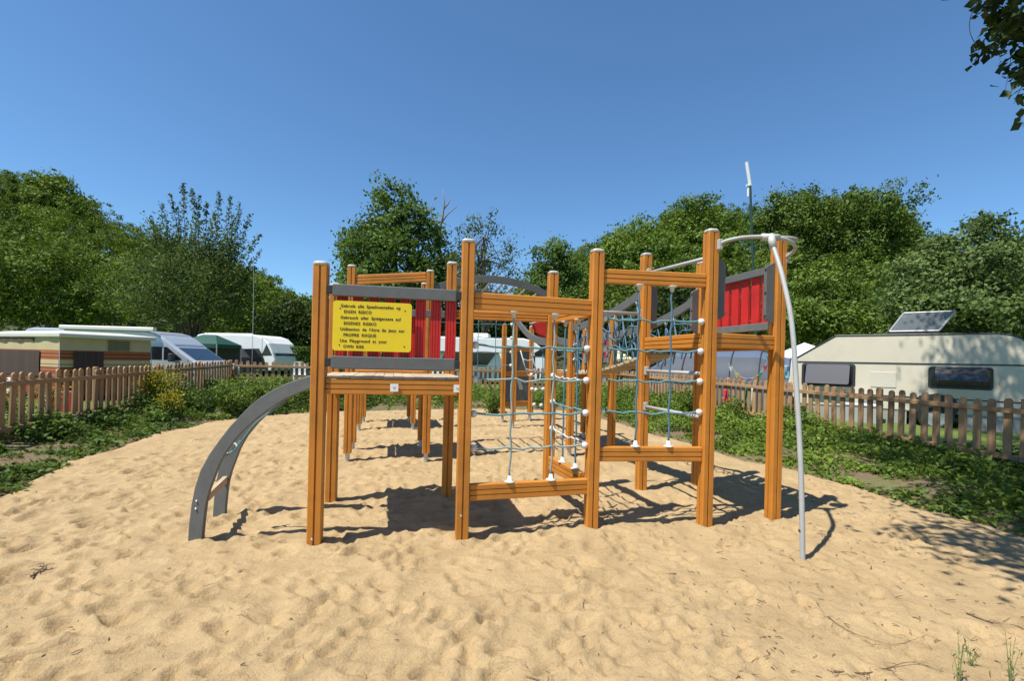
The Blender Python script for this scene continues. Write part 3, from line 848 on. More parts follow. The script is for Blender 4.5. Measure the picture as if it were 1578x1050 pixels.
def post(parent, base, ztop, zbot=-0.15, rot=ROT, foot=False):
    key = (round(ztop, 2), round(zbot, 2))
    if key not in _post_cache:
        mb = MB().prism(grooved(POST_W, POST_W, [0.5], 0.014, 0.016, 0.006), 'z', zbot, ztop)
        _post_cache[key] = mb.mesh('post')
    M = Matrix.Translation((base.x, base.y, 0)) @ Matrix.Rotation(rot, 4, 'Z')
    p = put('post', _post_cache[key], M_wood_z, parent, M)
    if 'cap' not in _post_cache:
        mb = MB(); h = POST_W / 2 + 0.002; prev = None
        rings = [(h, 0.0), (h, 0.016), (h * 0.93, 0.024), (h * 0.7, 0.031), (h * 0.35, 0.035)]
        vs = []; fs = []; n = 16
        for (r, z) in rings:
            for k in range(n):
                a = 2 * math.pi * (k + 0.5) / n
                c, s = math.cos(a), math.sin(a)
                q = (abs(c) ** 6 + abs(s) ** 6) ** (-1 / 6.0)
                vs.append((r * c * q, r * s * q, z))
        for i in range(len(rings) - 1):
            for k in range(n):
                fs.append((i * n + k, i * n + (k + 1) % n, (i + 1) * n + (k + 1) % n, (i + 1) * n + k))
        fs.append(tuple((len(rings) - 1) * n + k for k in range(n))); fs.append(tuple(range(n - 1, -1, -1)))
        mb.add(vs, fs); _post_cache['cap'] = mb.mesh('cap', True)
    put('cap', _post_cache['cap'], M_cap, p, M @ Matrix.Translation((0, 0, ztop - 0.006)))
    if foot:
        if 'foot' not in _post_cache:
            _post_cache['foot'] = MB().tube([(0, 0, -0.35), (0, 0, 0.03)], 0.030, 10).box((-0.045, -0.045, 0.0), (0.045, 0.045, 0.006)).mesh('foot')
        put('foot', _post_cache['foot'], M_steel, p, M @ Matrix.Translation((0, 0, zbot)))
    return p
_beam_cache = {}
def frame(a, b, z, off=0.0):
    """x axis from a to b, origin at a, at height z"""
    a = Vector((a.x, a.y, 0)); b = Vector((b.x, b.y, 0))
    d = b - a; ang = math.atan2(d.y, d.x)
    return Matrix.Translation((a.x, a.y, z)) @ Matrix.Rotation(ang, 4, 'Z') @ Matrix.Translation((0, off, 0)), d.length
def beam(parent, a, b, z0, z1, depth=0.052, dz=0.0, inset=0.052, off=0.0, m=None):
    M, L = frame(a, b, (z0 + z1) / 2, off)
    if dz:
        M = M @ Matrix.Rotation(-math.atan2(dz, L), 4, 'Y')
    h = z1 - z0
    mb = MB().prism(grooved(depth, h, [0.345, 0.67], 0.009, 0.011, 0.006, only='d'), 'x', inset, L - inset)
    o = put('beam', mb, m or M_wood_x, parent, M)
    for s in (inset + 0.0, L - inset):
        put('bracket', MB().box((s - 0.012, -depth * 0.36, -h * 0.36), (s + 0.012, depth * 0.36, h * 0.36)), M_black, o, M)
    return o
_ball = None
def ball_mesh():
    global _ball
    if _ball is None: _ball = MB().ball((0, 0, 0), 0.029, 14, 9).mesh('rope_ball', True)
    return _ball
def rope_path(a, b, sag, n=14, wob=0.011, seed=0):
    r = random.Random(seed); pts = []
    w = [r.uniform(-wob, wob) for _ in range(n + 1)]
    for i in range(n + 1):
        t = i / n
        p = Vector(a).lerp(Vector(b), t)
        pts.append(p + Vector((0, 0, -sag * 4 * t * (1 - t) + w[i] * math.sin(math.pi * t) + 0.006 * math.cos(t * 6 * math.pi))))
    return pts
def rope(parent, pts, m, r=0.0085, name='rope'):
    o = put(name, MB().tube(pts, r, 7), m, parent)
    return smooth(o)
def net(parent, a, b, zs, vx, zlo, zhi, mats, sag=0.012, seed=0, balls=True, r=0.0085, feet=True, ball_scale=1.0):
    """square rope net between posts a and b"""
    d = (Vector((b.x, b.y, 0)) - Vector((a.x, a.y, 0))); L = d.length; d = d / L
    nt = th_part(parent, 'rope_net')
    o0 = Vector((a.x, a.y, 0))
    for i, z in enumerate(zs):
        p0 = o0 + d * 0.075 + Vector((0, 0, z)); p1 = o0 + d * (L - 0.075) + Vector((0, 0, z))
        rope(nt, rope_path(p0, p1, sag, seed=seed + i), mats[0 if i % 2 == 0 else -1], r)
        if balls:
            for p, s in ((p0, -1), (p1, 1)):
                put('rope_ball', ball_mesh(), M_ball, nt, Matrix.Translation(p + d * s * 0.004) @ Matrix.Scale(ball_scale, 4))
    for k, f in enumerate(vx):
        p0 = o0 + d * (L * f) + Vector((0, 0, zlo)); p1 = o0 + d * (L * f) + Vector((0, 0, zhi))
        pts = [p0.lerp(p1, i / 14) + d * (0.007 * math.sin(i * 1.9 + k + seed)) for i in range(15)]
        rope(nt, pts, mats[1] if len(mats) > 1 else mats[0], r)
        if feet:
            mf = MB().tube([(0, 0, 0.0), (0, 0, 0.008), (0, 0, 0.012), (0, 0, 0.05)], [0.042, 0.040, 0.020, 0.013], 12)
            smooth(put('rope_foot', mf, M_ball, nt, Matrix.Translation(p0)))
            smooth(put('rope_foot', mf, M_ball, nt, Matrix.Translation(p1) @ Matrix.Rotation(math.pi, 4, 'X')))
    return nt
def th_part(parent, name):
    o = bpy.data.objects.new(name, None); C.objects.link(o); o.parent = parent
    WM[o.name] = Matrix.Identity(4)
    o.matrix_local = WM[parent.name].inverted()
    o.empty_display_size = 0.1
    return o
def deck(parent, q, z, n=14, gap=0.006):
    """planked deck over the quad a,b (front), c,d (rear): planks run front to rear"""
    dk = th_part(parent, 'deck')
    a, b, c, d = [Vector((p.x, p.y, 0)) for p in q]
    for k in range(n):
        t0 = (k + 0.008) / n; t1 = (k + 0.992) / n
        dz = random.uniform(-0.0015, 0.0015)
        f0, f1 = a.lerp(b, t0), a.lerp(b, t1); r0, r1 = d.lerp(c, t0), d.lerp(c, t1)
        w = (f1 - f0).length; M, L = frame(f0, r0, z + dz)
        mb = MB().box((0.0, -w, -0.011), (L, 0, 0.0), Matrix.Rotation(0, 4, 'Z'))
        put('plank', mb, M_plank2, dk, M, 0.003)
    return dk
def slat_panel(parent, a, b, z0, z1, x0, x1, nslat, sw, off=0.0, rails=True, rz0=None, rz1=None, front=-1, ends=0.05):
    """upright ridged slats with a grey rail above and below"""
    M, L = frame(a, b, 0, off)
    pn = th_part(parent, 'slat_panel')
    pitch = (x1 - x0 - sw) / max(1, nslat - 1)
    for k in range(nslat):
        xa = x0 + k * pitch
        prof = []
        for side in (-1, 1):
            seq = []
            nr = 4
            for i in range(nr):
                w = sw / nr
                seq += [(xa + i * w + w * 0.14, 0.011), (xa + (i + 1) * w - w * 0.14, 0.011)]
                if i < nr - 1: seq += [(xa + (i + 1) * w, 0.0065)]
            seq = [(x, y * side) for x, y in seq]
            prof += seq if side == -1 else seq[::-1]
        put('slat', MB().prism(prof, 'z', z0, z1), M_red, pn, M)
    if rails:
        for (ra, rb) in (rz0, rz1):
            put('rail', MB().box((ends, front * 0.046, ra), (L - ends, front * 0.014, rb)), M_grey, pn, M, 0.006)
    return pn

pA, pB, pC, pD, pE = G(485, 841), G(711, 831), G(910, 815), G(1085, 812), G(1190, 803)
pF, pG, pJ, pH, pI = G(510, 775), G(688, 768), G(844, 766), G(987, 758), G(1074, 751)
cf = th('climbing_frame', 'orange timber climbing frame with rope nets, grey rails and red slat panels in the sand', 'climbing frame', (pB.x, pB.y, 0))
for p, zt in ((pA, 2.015), (pB, 2.25), (pC, 2.27), (pD, 2.49), (pE, 2.49), (pF, 2.015), (pG, 2.29), (pJ, 2.25), (pH, 2.52), (pI, 2.50)):
    post(cf, p, zt)
for k, (p, dz) in enumerate(((pB, 0.19), (pA, 0.06))):                     # bolt heads low on the front posts
    M, L = frame(pA, pB, 0)
    b_ = put('bolt', MB().ball((0, 0, 0), 0.010, 8, 5, (1, 0.5, 1)), M_bolt, cf, Matrix.Translation((p.x - N.x * 0.05 - 0.012, p.y - N.y * 0.05, dz)))
# decks, beams round the decks
for a, b in ((pA, pB), (pF, pG)): beam(cf, a, b, 1.09, 1.205)
for a, b in ((pA, pF), (pB, pG)): beam(cf, a, b, 1.09, 1.205)
deck(cf, [pA - E * 0.01 - N * 0.022, pB + E * 0.01 - N * 0.022, pG + E * 0.01 + N * 0.03, pF - E * 0.01 + N * 0.03], 1.218, 14)
# guard panel with red slats on the front of the left deck
slat_panel(cf, pA, pB, 1.30, 1.845, 0.107, 0.972, 8, 0.083, off=0.0, rz0=(1.275, 1.367), rz1=(1.795, 1.882), ends=0.085)
Mab, Lab = frame(pA, pB, 0)
for zc in (1.32, 1.84):
    for xc in (0.066, Lab - 0.066):
        put('bracket', MB().box((xc - 0.022, -0.045, zc - 0.03), (xc + 0.022, -0.005, zc + 0.03)), M_black, cf, Mab, 0.004)
# a second guard at the rear of the left deck
slat_panel(cf, pF, pG, 1.33, 1.80, 0.12, 0.95, 5, 0.085, off=0.0, rz0=(1.29, 1.36), rz1=(1.76, 1.83), ends=0.06)
for xp, yp in ((608, 595), (702.5, 596.5)):      # small white plates on the front deck beam
    t_ = (P(xp, yp, 3.45).x - pA.x) / (pB.x - pA.x) * Lab
    o_ = put('badge', MB().box((t_ - 0.029, -0.041, 1.115), (t_ + 0.029, -0.0365, 1.172)), mat('white_plate', (0.72, 0.72, 0.70), 0.4), cf, Mab)
    put('emblem', MB().prism([(t_ - 0.012, 1.148), (t_, 1.130), (t_ + 0.012, 1.148), (t_ + 0.006, 1.154), (t_, 1.148), (t_ - 0.006, 1.154)], 'y', -0.0425, -0.041), M_cap, o_, Mab)
# B-C bay
beam(cf, pB, pC, 1.745, 1.875); beam(cf, pB, pC, 0.29, 0.415)
net(cf, pB, pC, [0.685, 0.95, 1.215, 1.475], [0.345, 0.665], 0.415, 1.745, [M_rope_g, M_rope_g, M_rope_t], 0.006, 3)
# C-J side
beam(cf, pC, pJ, 1.745, 1.875); beam(cf, pC, pJ, 0.29, 0.42)
net(cf, pJ, pC, [0.70, 0.965, 1.225, 1.49], [0.36, 0.66], 0.42, 1.745, [M_rope_l, M_rope_b, M_rope_t], 0.02, 13)
# G-J rear bay
beam(cf, pG, pJ, 1.76, 1.85)
# C-D bay
beam(cf, pC, pD, 2.02, 2.135); beam(cf, pC, pD, 0.555, 0.675)
net(cf, pC, pD, [0.965, 1.225, 1.48, 1.73], [0.37, 0.66], 0.675, 2.02, [M_rope_t, M_rope_b, M_rope_t], 0.008, 23)
# right tower
for a, b in ((pD, pE), (pH, pI), (pH, pD), (pI, pE)): beam(cf, a, b, 1.515, 1.64)
deck(cf, [pD + E * 0.03 + N * 0.03, pE - E * 0.03 + N * 0.03, pI - E * 0.03 - N * 0.03, pH + E * 0.03 - N * 0.03], 1.625, 9)
Mei, Lei = frame(pI, pE, 0)
slat_panel(cf, pI, pE, 1.73, 2.22, 0.09, Lei - 0.07, 7, 0.112, off=0.0, rz0=(1.695, 1.765), rz1=(2.20, 2.27), front=-1, ends=0.06)
def stile(a, b, x0, x1, z0, z1, chx):
    M, L = frame(a, b, 0)
    c = 0.045
    if chx > 0: poly = [(x0, z0 + c), (x1, z0), (x1, z1), (x0, z1 - c)]
    else: poly = [(x0, z0), (x1, z0 + c), (x1, z1 - c), (x0, z1)]
    put('stile_board', MB().prism(poly, 'y', -0.016, 0.016), M_grey, cf, M, 0.003)
    for zz in (z0 + 0.07, (z0 + z1) / 2, z1 - 0.07):
        xx = x0 if chx > 0 else x1
        put('bolt', MB().ball((0, 0, 0), 0.011, 8, 5), M_black, cf, M @ Matrix.Translation((xx, -0.006, zz)))
Mde, Lde = frame(pD, pE, 0); Mhi, Lhi = frame(pH, pI, 0)
stile(pD, pE, Lde - 0.142, Lde - 0.05, 1.74, 2.29, 1); stile(pD, pE, 0.05, 0.142, 1.74, 2.29, -1)
stile(pH, pI, Lhi - 0.142, Lhi - 0.05, 1.72, 2.22, 1); stile(pH, pI, 0.05, 0.142, 1.72, 2.22, -1)
def clamp(p, axis=(0, 1, 0)):
    put('clamp', MB().box((-0.020, -0.020, -0.045), (0.020, 0.020, 0.045)), M_tube, cf, Matrix.Translation(p) @ Matrix.Rotation(ROT, 4, 'Z'), 0.008)
def bar(a, b, z0, z1=None, r=0.017, name='rung'):
    z1 = z0 if z1 is None else z1
    a = Vector((a.x, a.y, z0)); b = Vector((b.x, b.y, z1)); d = (b - a).normalized()
    q0 = a + d * 0.06; q1 = b - d * 0.06
    smooth(put(name, MB().tube([q0, q1], r, 10), M_tube, cf))
    clamp(q0); clamp(q1)
bar(pH, pD, 0.915); bar(pH, pD, 1.292); bar(pH, pD, 2.33, 2.28); bar(pJ, pH, 1.895)
# hoop and fireman's pole
hz = 2.40
hoop = spline([(pD.x + 0.045, pD.y - 0.045, 2.375), (1.76, 3.86, 2.40), (1.88, 3.80, 2.415), (2.07, 3.78, 2.415), (2.24, 3.83, 2.405), (2.36, 3.93, 2.385), (2.405, 4.03, 2.36), (pE.x + 0.045, pE.y - 0.02, 2.33)])
smooth(put('hoop_rail', MB().tube(hoop, 0.0155, 10), M_tube, cf))
clamp(Vector((pD.x + 0.052, pD.y - 0.05, 2.375))); clamp(Vector((pE.x + 0.055, pE.y - 0.02, 2.33)))
pole = spline([(2.09, 3.29, -0.15), (2.085, 3.29, 0.0), (2.08, 3.325, 0.6), (2.08, 3.40, 1.2), (2.08, 3.48, 1.69), (2.075, 3.58, 2.0), (2.07, 3.67, 2.21), (2.07, 3.78, 2.40)])
pl = smooth(put('slide_pole', MB().tube(pole, 0.0175, 12), M_tube, cf))
smooth(put('sleeve', MB().tube([(2.083, 3.306, 0.20), (2.083, 3.307, 0.215)], 0.0215, 12), M_trim, pl))
smooth(put('tee_joint', MB().tube([(2.0, 3.785, 2.415), (2.14, 3.787, 2.415)], 0.029, 10).tube([(2.07, 3.78, 2.43), (2.07, 3.735, 2.32)], 0.029, 10), M_cap, pl))
put('end_plate', MB().prism([(0.11 * math.cos(a) * 1.0, 0.055 * math.sin(a)) for a in [2 * math.pi * k / 16 for k in range(16)]], 'z', -0.008, 0.008), M_cap, pl, Matrix.Translation((2.27, 3.90, 2.44)) @ Matrix.Rotation(0.3, 4, 'Z'))

# arched ladder at the left end
al = th_part(cf, 'arch_ladder')
outer = [(288, 848), (289, 838), (291, 808), (295, 777), (300, 752), (309, 725), (322, 701), (337, 680), (353, 659), (370, 641), (386, 625), (402, 612), (419, 602), (437, 593), (461, 584), (484, 578)]
inner = [(484, 598), (461, 606), (438, 616), (412, 633), (390, 650), (370, 669), (351, 692), (344, 704), (337, 717), (329, 738), (322, 757), (317, 777), (314, 800), (312, 820), (311, 835), (310, 847)]
poly3 = [P(x, y, 3.345) for x, y in outer + inner]
def board(off, nm='side_board'):
    n_ = len(poly3); q = Vector((-0.01, 0.048, 0))
    vs = [p + off for p in poly3] + [p + off + q for p in poly3]
    no = len(outer); assert no == len(inner)
    fs = []
    for i in range(no - 1):                                  # strip of quads between outer and inner edge
        j = n_ - 1 - i; j2 = j - 1
        fs.append((i, j, j2, i + 1)); fs.append((n_ + i, n_ + i + 1, n_ + j2, n_ + j))
    fs += [(i, (i + 1) % n_, n_ + (i + 1) % n_, n_ + i) for i in range(n_)]
    o = put(nm, MB().add(vs, fs), M_grey, al, None, 0.005)
    return o
bo1 = board(Vector((0, 0, 0))); OFF2 = Vector((-0.17, 0.545, 0)); board(OFF2)
for x, y in ((303, 773), (302, 785)):
    smooth(put('bolt', MB().ball((0, 0, 0), 0.009, 8, 5), M_bolt, bo1, Matrix.Translation(P(x, y, 3.343))))
for (x, y) in ((312, 770),):
    c0 = P(x, y, 3.345) + Vector((0, 0.048, 0)); c1 = P(x, y, 3.345) + OFF2 - Vector((0, 0.0, 0))
    M, L = frame(c0, c1, c0.z)
    put('rung', MB().box((0.0, -0.018, -0.028), (L, 0.018, 0.028)), M_plank2, al, M, 0.005)
rope(al, spline([P(441, 619, 3.41), P(425, 630, 3.42), P(406, 643, 3.44), P(390, 657, 3.46), P(374, 678, 3.48), P(361, 694, 3.49), P(350, 702, 3.49), P(358, 695, 3.51), P(370, 680, 3.53)]), M_rope_t, 0.006)
rope(al, spline([P(352, 699, 3.48), P(346, 697, 3.49), P(352, 688, 3.5), P(362, 684, 3.5), P(366, 690, 3.49)]), M_rope_l, 0.007)

# ------------------------------------------------------------------ warning sign (screwed onto the slats)
M_yel = mat('yellow_sign_enamel', (0.78, 0.57, 0.008), 0.35, 0.04, 6, wear=0.14)
M_ink = mat('black_lettering', (0.012, 0.010, 0.008), 0.5)
sx0, sx1, sz0, sz1 = 0.095, 0.643, 1.405, 1.762
so = Mab @ Vector(((sx0 + sx1) / 2, -0.052, sz0))
sg = th('warning_sign', 'yellow warning sign with black lettering in four languages on the red slats', 'sign', so, rz=math.atan2((pB - pA).y, (pB - pA).x))
SW, SHH = sx1 - sx0, sz1 - sz0
rc = 0.022; rp = []
for (cx, cz, a0) in ((SW / 2 - rc, rc, -90), (SW / 2 - rc, SHH - rc, 0), (-SW / 2 + rc, SHH - rc, 90), (-SW / 2 + rc, rc, 180)):
    for k in range(6):
        a = math.radians(a0 + 18 * k); rp.append((cx + rc * math.cos(a), cz + rc * math.sin(a)))
MB().prism(rp, 'y', 0, 0.004).build('board', M_yel, sg)
for x, z in ((-SW / 2 + 0.048, SHH - 0.055), (SW / 2 - 0.048, SHH - 0.055), (-SW / 2 + 0.048, 0.04), (SW / 2 - 0.048, 0.04)):
    MB().ball((x, 0, z), 0.0055, 8, 5, (1, 0.5, 1)).build('screw', M_trim, sg, True)
LINES = [('Gebruik alle Speeltoestellen op', 0.052, 0), ('EIGEN RISICO', 0.075, 1), ('Gebrauch aller Spielgeraete auf', 0.052, 0), ('EIGENES RISIKO', 0.075, 1),
         ("Utilisation de l'Aire de Jeux sur", 0.052, 0), ('PROPRE RISQUE', 0.075, 1), ('Use Playground at your', 0.052, 0), ('OWN RISK', 0.075, 1)]
WID = [0.415, 0.19, 0.42, 0.225, 0.447, 0.225, 0.325, 0.145]
dg = bpy.context.evaluated_depsgraph_get()
for k, (tx, x, cap) in enumerate(LINES):
    cu = bpy.data.curves.new('lettering', 'FONT'); cu.body = tx; cu.size = 0.032; cu.space_word = 1.9; cu.space_character = 1.12; cu.resolution_u = 3
    cu.offset = 0.0010
    tmp = bpy.data.objects.new('lettering_source', cu); C.objects.link(tmp)
    bpy.context.view_layer.update()
    me = bpy.data.meshes.new_from_object(tmp.evaluated_get(bpy.context.evaluated_depsgraph_get()))
    bpy.data.objects.remove(tmp)
    bpy.data.curves.remove(cu)
    co = np.zeros(len(me.vertices) * 3); me.vertices.foreach_get('co', co); co = co.reshape(-1, 3)
    co[:, 0] -= co[:, 0].min(); co[:, 0] *= WID[k] / co[:, 0].max()
    zz = SHH - 0.046 - k * 0.0415
    new = np.stack([co[:, 0] - SW / 2 + x, np.full(len(co), -0.0016), co[:, 1] * 0.93 + zz], 1)
    me.vertices.foreach_set('co', new.ravel().astype(np.float32)); me.update()
    me.name = 'lettering'
    me.materials.clear()
    link('lettering', me, M_ink, sg)

# ------------------------------------------------------------------ towers behind
def tower(label, pts, ztop, zdeck, feet=True, gp='play towers behind the climbing frame', name='play_tower'):
    t = th(name, label, 'play tower', (pts[0].x, pts[0].y, 0), gp)
    for p, zt in zip(pts, ztop):
        post(t, p, zt, 0.115 if feet else -0.15, ROT + 0.04, feet)
    if zdeck:
        a, b, c, d = pts
        for u, v in ((a, b), (b, c), (d, c), (a, d)): beam(t, u, v, zdeck - 0.13, zdeck - 0.018, 0.06)
        deck(t, [a + E * 0.03, b - E * 0.03, c - E * 0.03, d + E * 0.03], zdeck, 10)
    return t
q2 = [G(535, 712), G(656, 712), G(648, 690), G(543, 694)]
t2 = tower('timber play tower standing behind the yellow sign, nearest of the rear towers', q2, (2.53, 2.51, 2.50, 2.46), 1.22)
beam(t2, q2[0], q2[1], 2.30, 2.42, 0.05, dz=0.09)
slat_panel(t2, q2[1], q2[2], 1.35, 1.85, 0.12, 0.85, 5, 0.09, rz0=(1.30, 1.37), rz1=(1.80, 1.87))
slat_panel(t2, q2[0], q2[3], 1.35, 1.85, 0.12, 0.75, 5, 0.09, rz0=(1.30, 1.37), rz1=(1.80, 1.87))
q3 = [G(553, 663), G(636, 662), G(630, 650), G(560, 651)]
t3 = tower('timber play tower seen under the left deck, farthest from the camera', q3, (2.2, 2.2, 2.2, 2.2), 1.22)
slat_panel(t3, q3[0], q3[1], 1.35, 1.85, 0.12, 0.85, 5, 0.09, rz0=(1.30, 1.37), rz1=(1.80, 1.87))
# climbing wall tower
v0 = G(790, 660); w0, w1 = G(774, 651), G(816, 649)
t4 = th('climbing_wall', 'grey climbing wall panel on orange posts with metal feet seen through the net', 'climbing wall', (w0.x, w0.y, 0))
for p, zt in ((w0, 2.15), (w1, 2.15), (v0, 2.2)): post(t4, p, zt, 0.15, ROT, True)
Mw, Lw = frame(w0, w1, 0)
for z0_, z1_ in ((1.58, 1.70), (1.02, 1.14), (0.34, 0.46)):
    beam(t4, w0, w1, z0_, z1_, 0.05)
put('wall_board', MB().box((0.05, -0.012, 0.46), (Lw - 0.05, 0.012, 1.02)), M_grey, t4, Mw, 0.003)
put('wall_board', MB().box((0.05, -0.012, 1.14), (Lw - 0.05, 0.012, 1.58)), M_grey, t4, Mw, 0.003)
for x0_ in (0.16, 0.36):
    put('climbing_hold', MB().prism([(x0_, 0.72), (x0_ + 0.10, 0.72), (x0_ + 0.13, 0.92), (x0_ + 0.05, 0.95)] if x0_ < 0.2 else [(x0_ + 0.05, 0.72), (x0_ + 0.14, 0.72), (x0_ + 0.06, 0.95), (x0_ - 0.02, 0.93)], 'y', -0.035, -0.012), M_tube, t4, Mw)
net(t4, q3[1], v0, [1.27, 1.54, 1.83, 2.10], [0.36, 0.62, 0.80], 1.0, 2.2, [M_rope_t, M_rope_b], 0.02, 43, feet=False, r=0.007, ball_scale=1.15)
# rope ladder and swing beam right of the wall
for xx, x2 in ((802, 813), (818, 828)):
    rope(t4, [P(xx, 540, 9.2), P((xx + x2) / 2, 560, 9.2), P(x2, 578, 9.2)], M_rope_l, 0.012)
for f in (0.35, 0.75, 1.0):
    a_, b_ = P(802, 540, 9.2).lerp(P(813, 578, 9.2), f), P(818, 540, 9.2).lerp(P(828, 578, 9.2), f)
    rope(t4, rope_path(a_, b_, 0.03, 6), M_rope_l, 0.009)
for x_, y_ in ((819, 578), (820, 600), (826, 601), (823, 624), (834, 625), (837, 600)):
    put('rope_ball', ball_mesh(), M_ball, t4, Matrix.Translation(P(x_, y_, 8.6)) @ Matrix.Scale(1.2, 4))
for x_ in (820, 836):
    rope(t4, [P(x_, 540, 8.6), P(x_ + 1, 600, 8.6), P(x_ + 1, 640, 8.6)], M_rope_b, 0.008)

# tower at the far end of the rope bridge
pK, pL = G(877, 703), G(941, 700); pM = G(899, 676); pN = pM + (pK - pL)
t5 = tower('timber play tower with a red slat panel at the far end of the rope bridge', [pK, pL, pM, pN], (2.12, 2.02, 2.0, 2.0), 1.23, True)
slat_panel(t5, pL, pM, 1.42, 1.80, 0.10, 0.92, 6, 0.10, rz0=(1.37, 1.44), rz1=(1.79, 1.86), front=1)
Mlm, Llm = frame(pL, pM, 0)
put('stile_board', MB().box((0.03, 0.02, 1.35), (0.13, 0.05, 1.86)), M_grey, t5, Mlm, 0.004)
for i_, z_ in enumerate((1.40, 1.62)):
    put('rope_ball', ball_mesh(), M_ball, t5, Matrix.Translation((pK.x + 0.04, pK.y - 0.06, z_)))
rb = th('rope_bridge', 'rope bridge with pale slatted floor and grey handrails behind the right net', 'bridge', ((pH.x + pL.x) / 2, (pH.y + pL.y) / 2, 0))
def hand(a, za, b, zb, sag, w=0.10):
    pts = []
    for i in range(13):
        t = i / 12; p = Vector((a.x, a.y, za)).lerp(Vector((b.x, b.y, zb)), t); pts.append(p + Vector((0, 0, -sag * 4 * t * (1 - t))))
    mb = MB(); vs = []; d = Vector((b.x - a.x, b.y - a.y, 0)).normalized(); s = Vector((-d.y, d.x, 0)) * 0.02
    for p in pts:
        vs += [p + s + Vector((0, 0, w / 2)), p - s + Vector((0, 0, w / 2)), p - s - Vector((0, 0, w / 2)), p + s - Vector((0, 0, w / 2))]
    fs = []
    for i in range(12):
        for k in range(4):
            fs.append((i * 4 + k, i * 4 + (k + 1) % 4, i * 4 + 4 + (k + 1) % 4, i * 4 + 4 + k))
    fs += [(3, 2, 1, 0), (48, 49, 50, 51)]
    return mb.add(vs, fs), pts
h1, hp1 = hand(pH, 2.14, pK, 1.86, 0.07); put('handrail', h1, M_grey, rb, None, 0.004)
h2, hp2 = hand(pI, 2.14, pL, 1.80, 0.10); put('handrail', h2, M_grey, rb, None, 0.004)
nfl = 20
for k in range(nfl):
    t = (k + 0.5) / nfl
    a = Vector((pH.x, pH.y, 1.49)).lerp(Vector((pK.x, pK.y, 1.22)), t); b = Vector((pI.x, pI.y, 1.49)).lerp(Vector((pL.x, pL.y, 1.22)), t)
    a = a.lerp(b, 0.06); b = b.lerp(a, 0.5); sag = -0.05 * 4 * t * (1 - t)
    M, L = frame(a, b, a.z + sag)
    put('floor_slat', MB().box((0, -0.045, -0.03), (L, 0.045, 0.0)), M_plank2, rb, M @ Matrix.Rotation(math.radians(-10 + 20 * t) * 0.6, 4, 'X'), 0.004)
for hp, fr, se in ((hp1, (pH, pK), 0), (hp2, (pI, pL), 50)):
    for k in (1, 3, 4, 6, 7, 9, 11):
        top = hp[k] - Vector((0, 0, 0.06)); t = k / 12
        fl = Vector((fr[0].x, fr[0].y, 1.48)).lerp(Vector((fr[1].x, fr[1].y, 1.20)), t) + Vector((0, 0, -0.05 * 4 * t * (1 - t)))
        q_ = th_part(rb, 'hanger')
        smooth(put('thimble', MB().tube([top + Vector((0, 0, 0.05)), top + Vector((0, 0, 0.01)), top - Vector((0, 0, 0.03))], [0.008, 0.020, 0.014], 8), M_ball, q_))
        rope(q_, [top, top.lerp(fl, 0.5) + Vector((0.02, 0.03 * (-1) ** k, 0)), fl], M_rope_b, 0.008)
    for ph_ in (0, 1):
        zp = []
        for k in range(13):
            t = k / 12; fl = Vector((fr[0].x, fr[0].y, 1.48)).lerp(Vector((fr[1].x, fr[1].y, 1.20)), t) + Vector((0, 0, -0.05 * 4 * t * (1 - t)))
            zp.append(hp[k].lerp(fl, 0.15 if (k + ph_) % 2 else 0.95) + Vector((0.01 * ph_, 0.012, 0)))
        rope(rb, zp, M_rope_b, 0.0075)
    for z_ in (0.30, 0.5, 0.72):
        pts_ = []
        for k in range(13):
            t = k / 12; fl = Vector((fr[0].x, fr[0].y, 1.48)).lerp(Vector((fr[1].x, fr[1].y, 1.20)), t) + Vector((0, 0, -0.05 * 4 * t * (1 - t)))
            pts_.append(hp[k].lerp(fl, z_) + Vector((0, 0, 0.06 * math.sin(k * 1.9 + z_ * 9))))
        rope(rb, pts_, M_rope_b, 0.008)
# arched overhead ladder between the rear towers
oa = th('arched_ladder', 'grey arched overhead ladder spanning behind the front top beam', 'overhead ladder', ((q2[1].x + pK.x) / 2, (q2[1].y + pK.y) / 2, 0))
aa = [hand(q2[1], 2.27, pK, 2.10, -0.29, 0.10), hand(q2[2], 2.27, pN, 2.05, -0.29, 0.10)]
for (h_, _) in aa: put('arched_rail', h_, M_grey, oa, None, 0.004)
for k in range(1, 12):
    smooth(put('rung', MB().tube([aa[0][1][k], aa[1][1][k]], 0.014, 8), M_tube, oa))
# sagging bridge from the tower to the climbing wall
sb = th('curved_handrail', 'pair of curved grey handrail boards with a red panel behind the left net', 'handrail', ((pN.x + w1.x) / 2, (pN.y + w1.y) / 2, 0))
for a_, b_ in ((v0, pN), (w1, pM)):
    h_, hp_ = hand(a_, 2.25, b_, 1.72, 0.16, 0.13); put('side_board', h_, M_grey, sb, None, 0.004)
Mr = Matrix.Translation(P(829, 508, 9.6)) @ Matrix.Rotation(ROT, 4, 'Z')
put('red_board', MB().prism([(-0.16, 0.17), (0.20, 0.17), (0.20, -0.17), (0.08, -0.17), (-0.08, -0.02)], 'y', -0.02, 0.02), M_red, sb, Mr)
rope(sb, [P(818, 488, 9.5), P(816, 499, 9.5), P(838, 494, 9.5)], M_ball, 0.016, 'edge_tube')

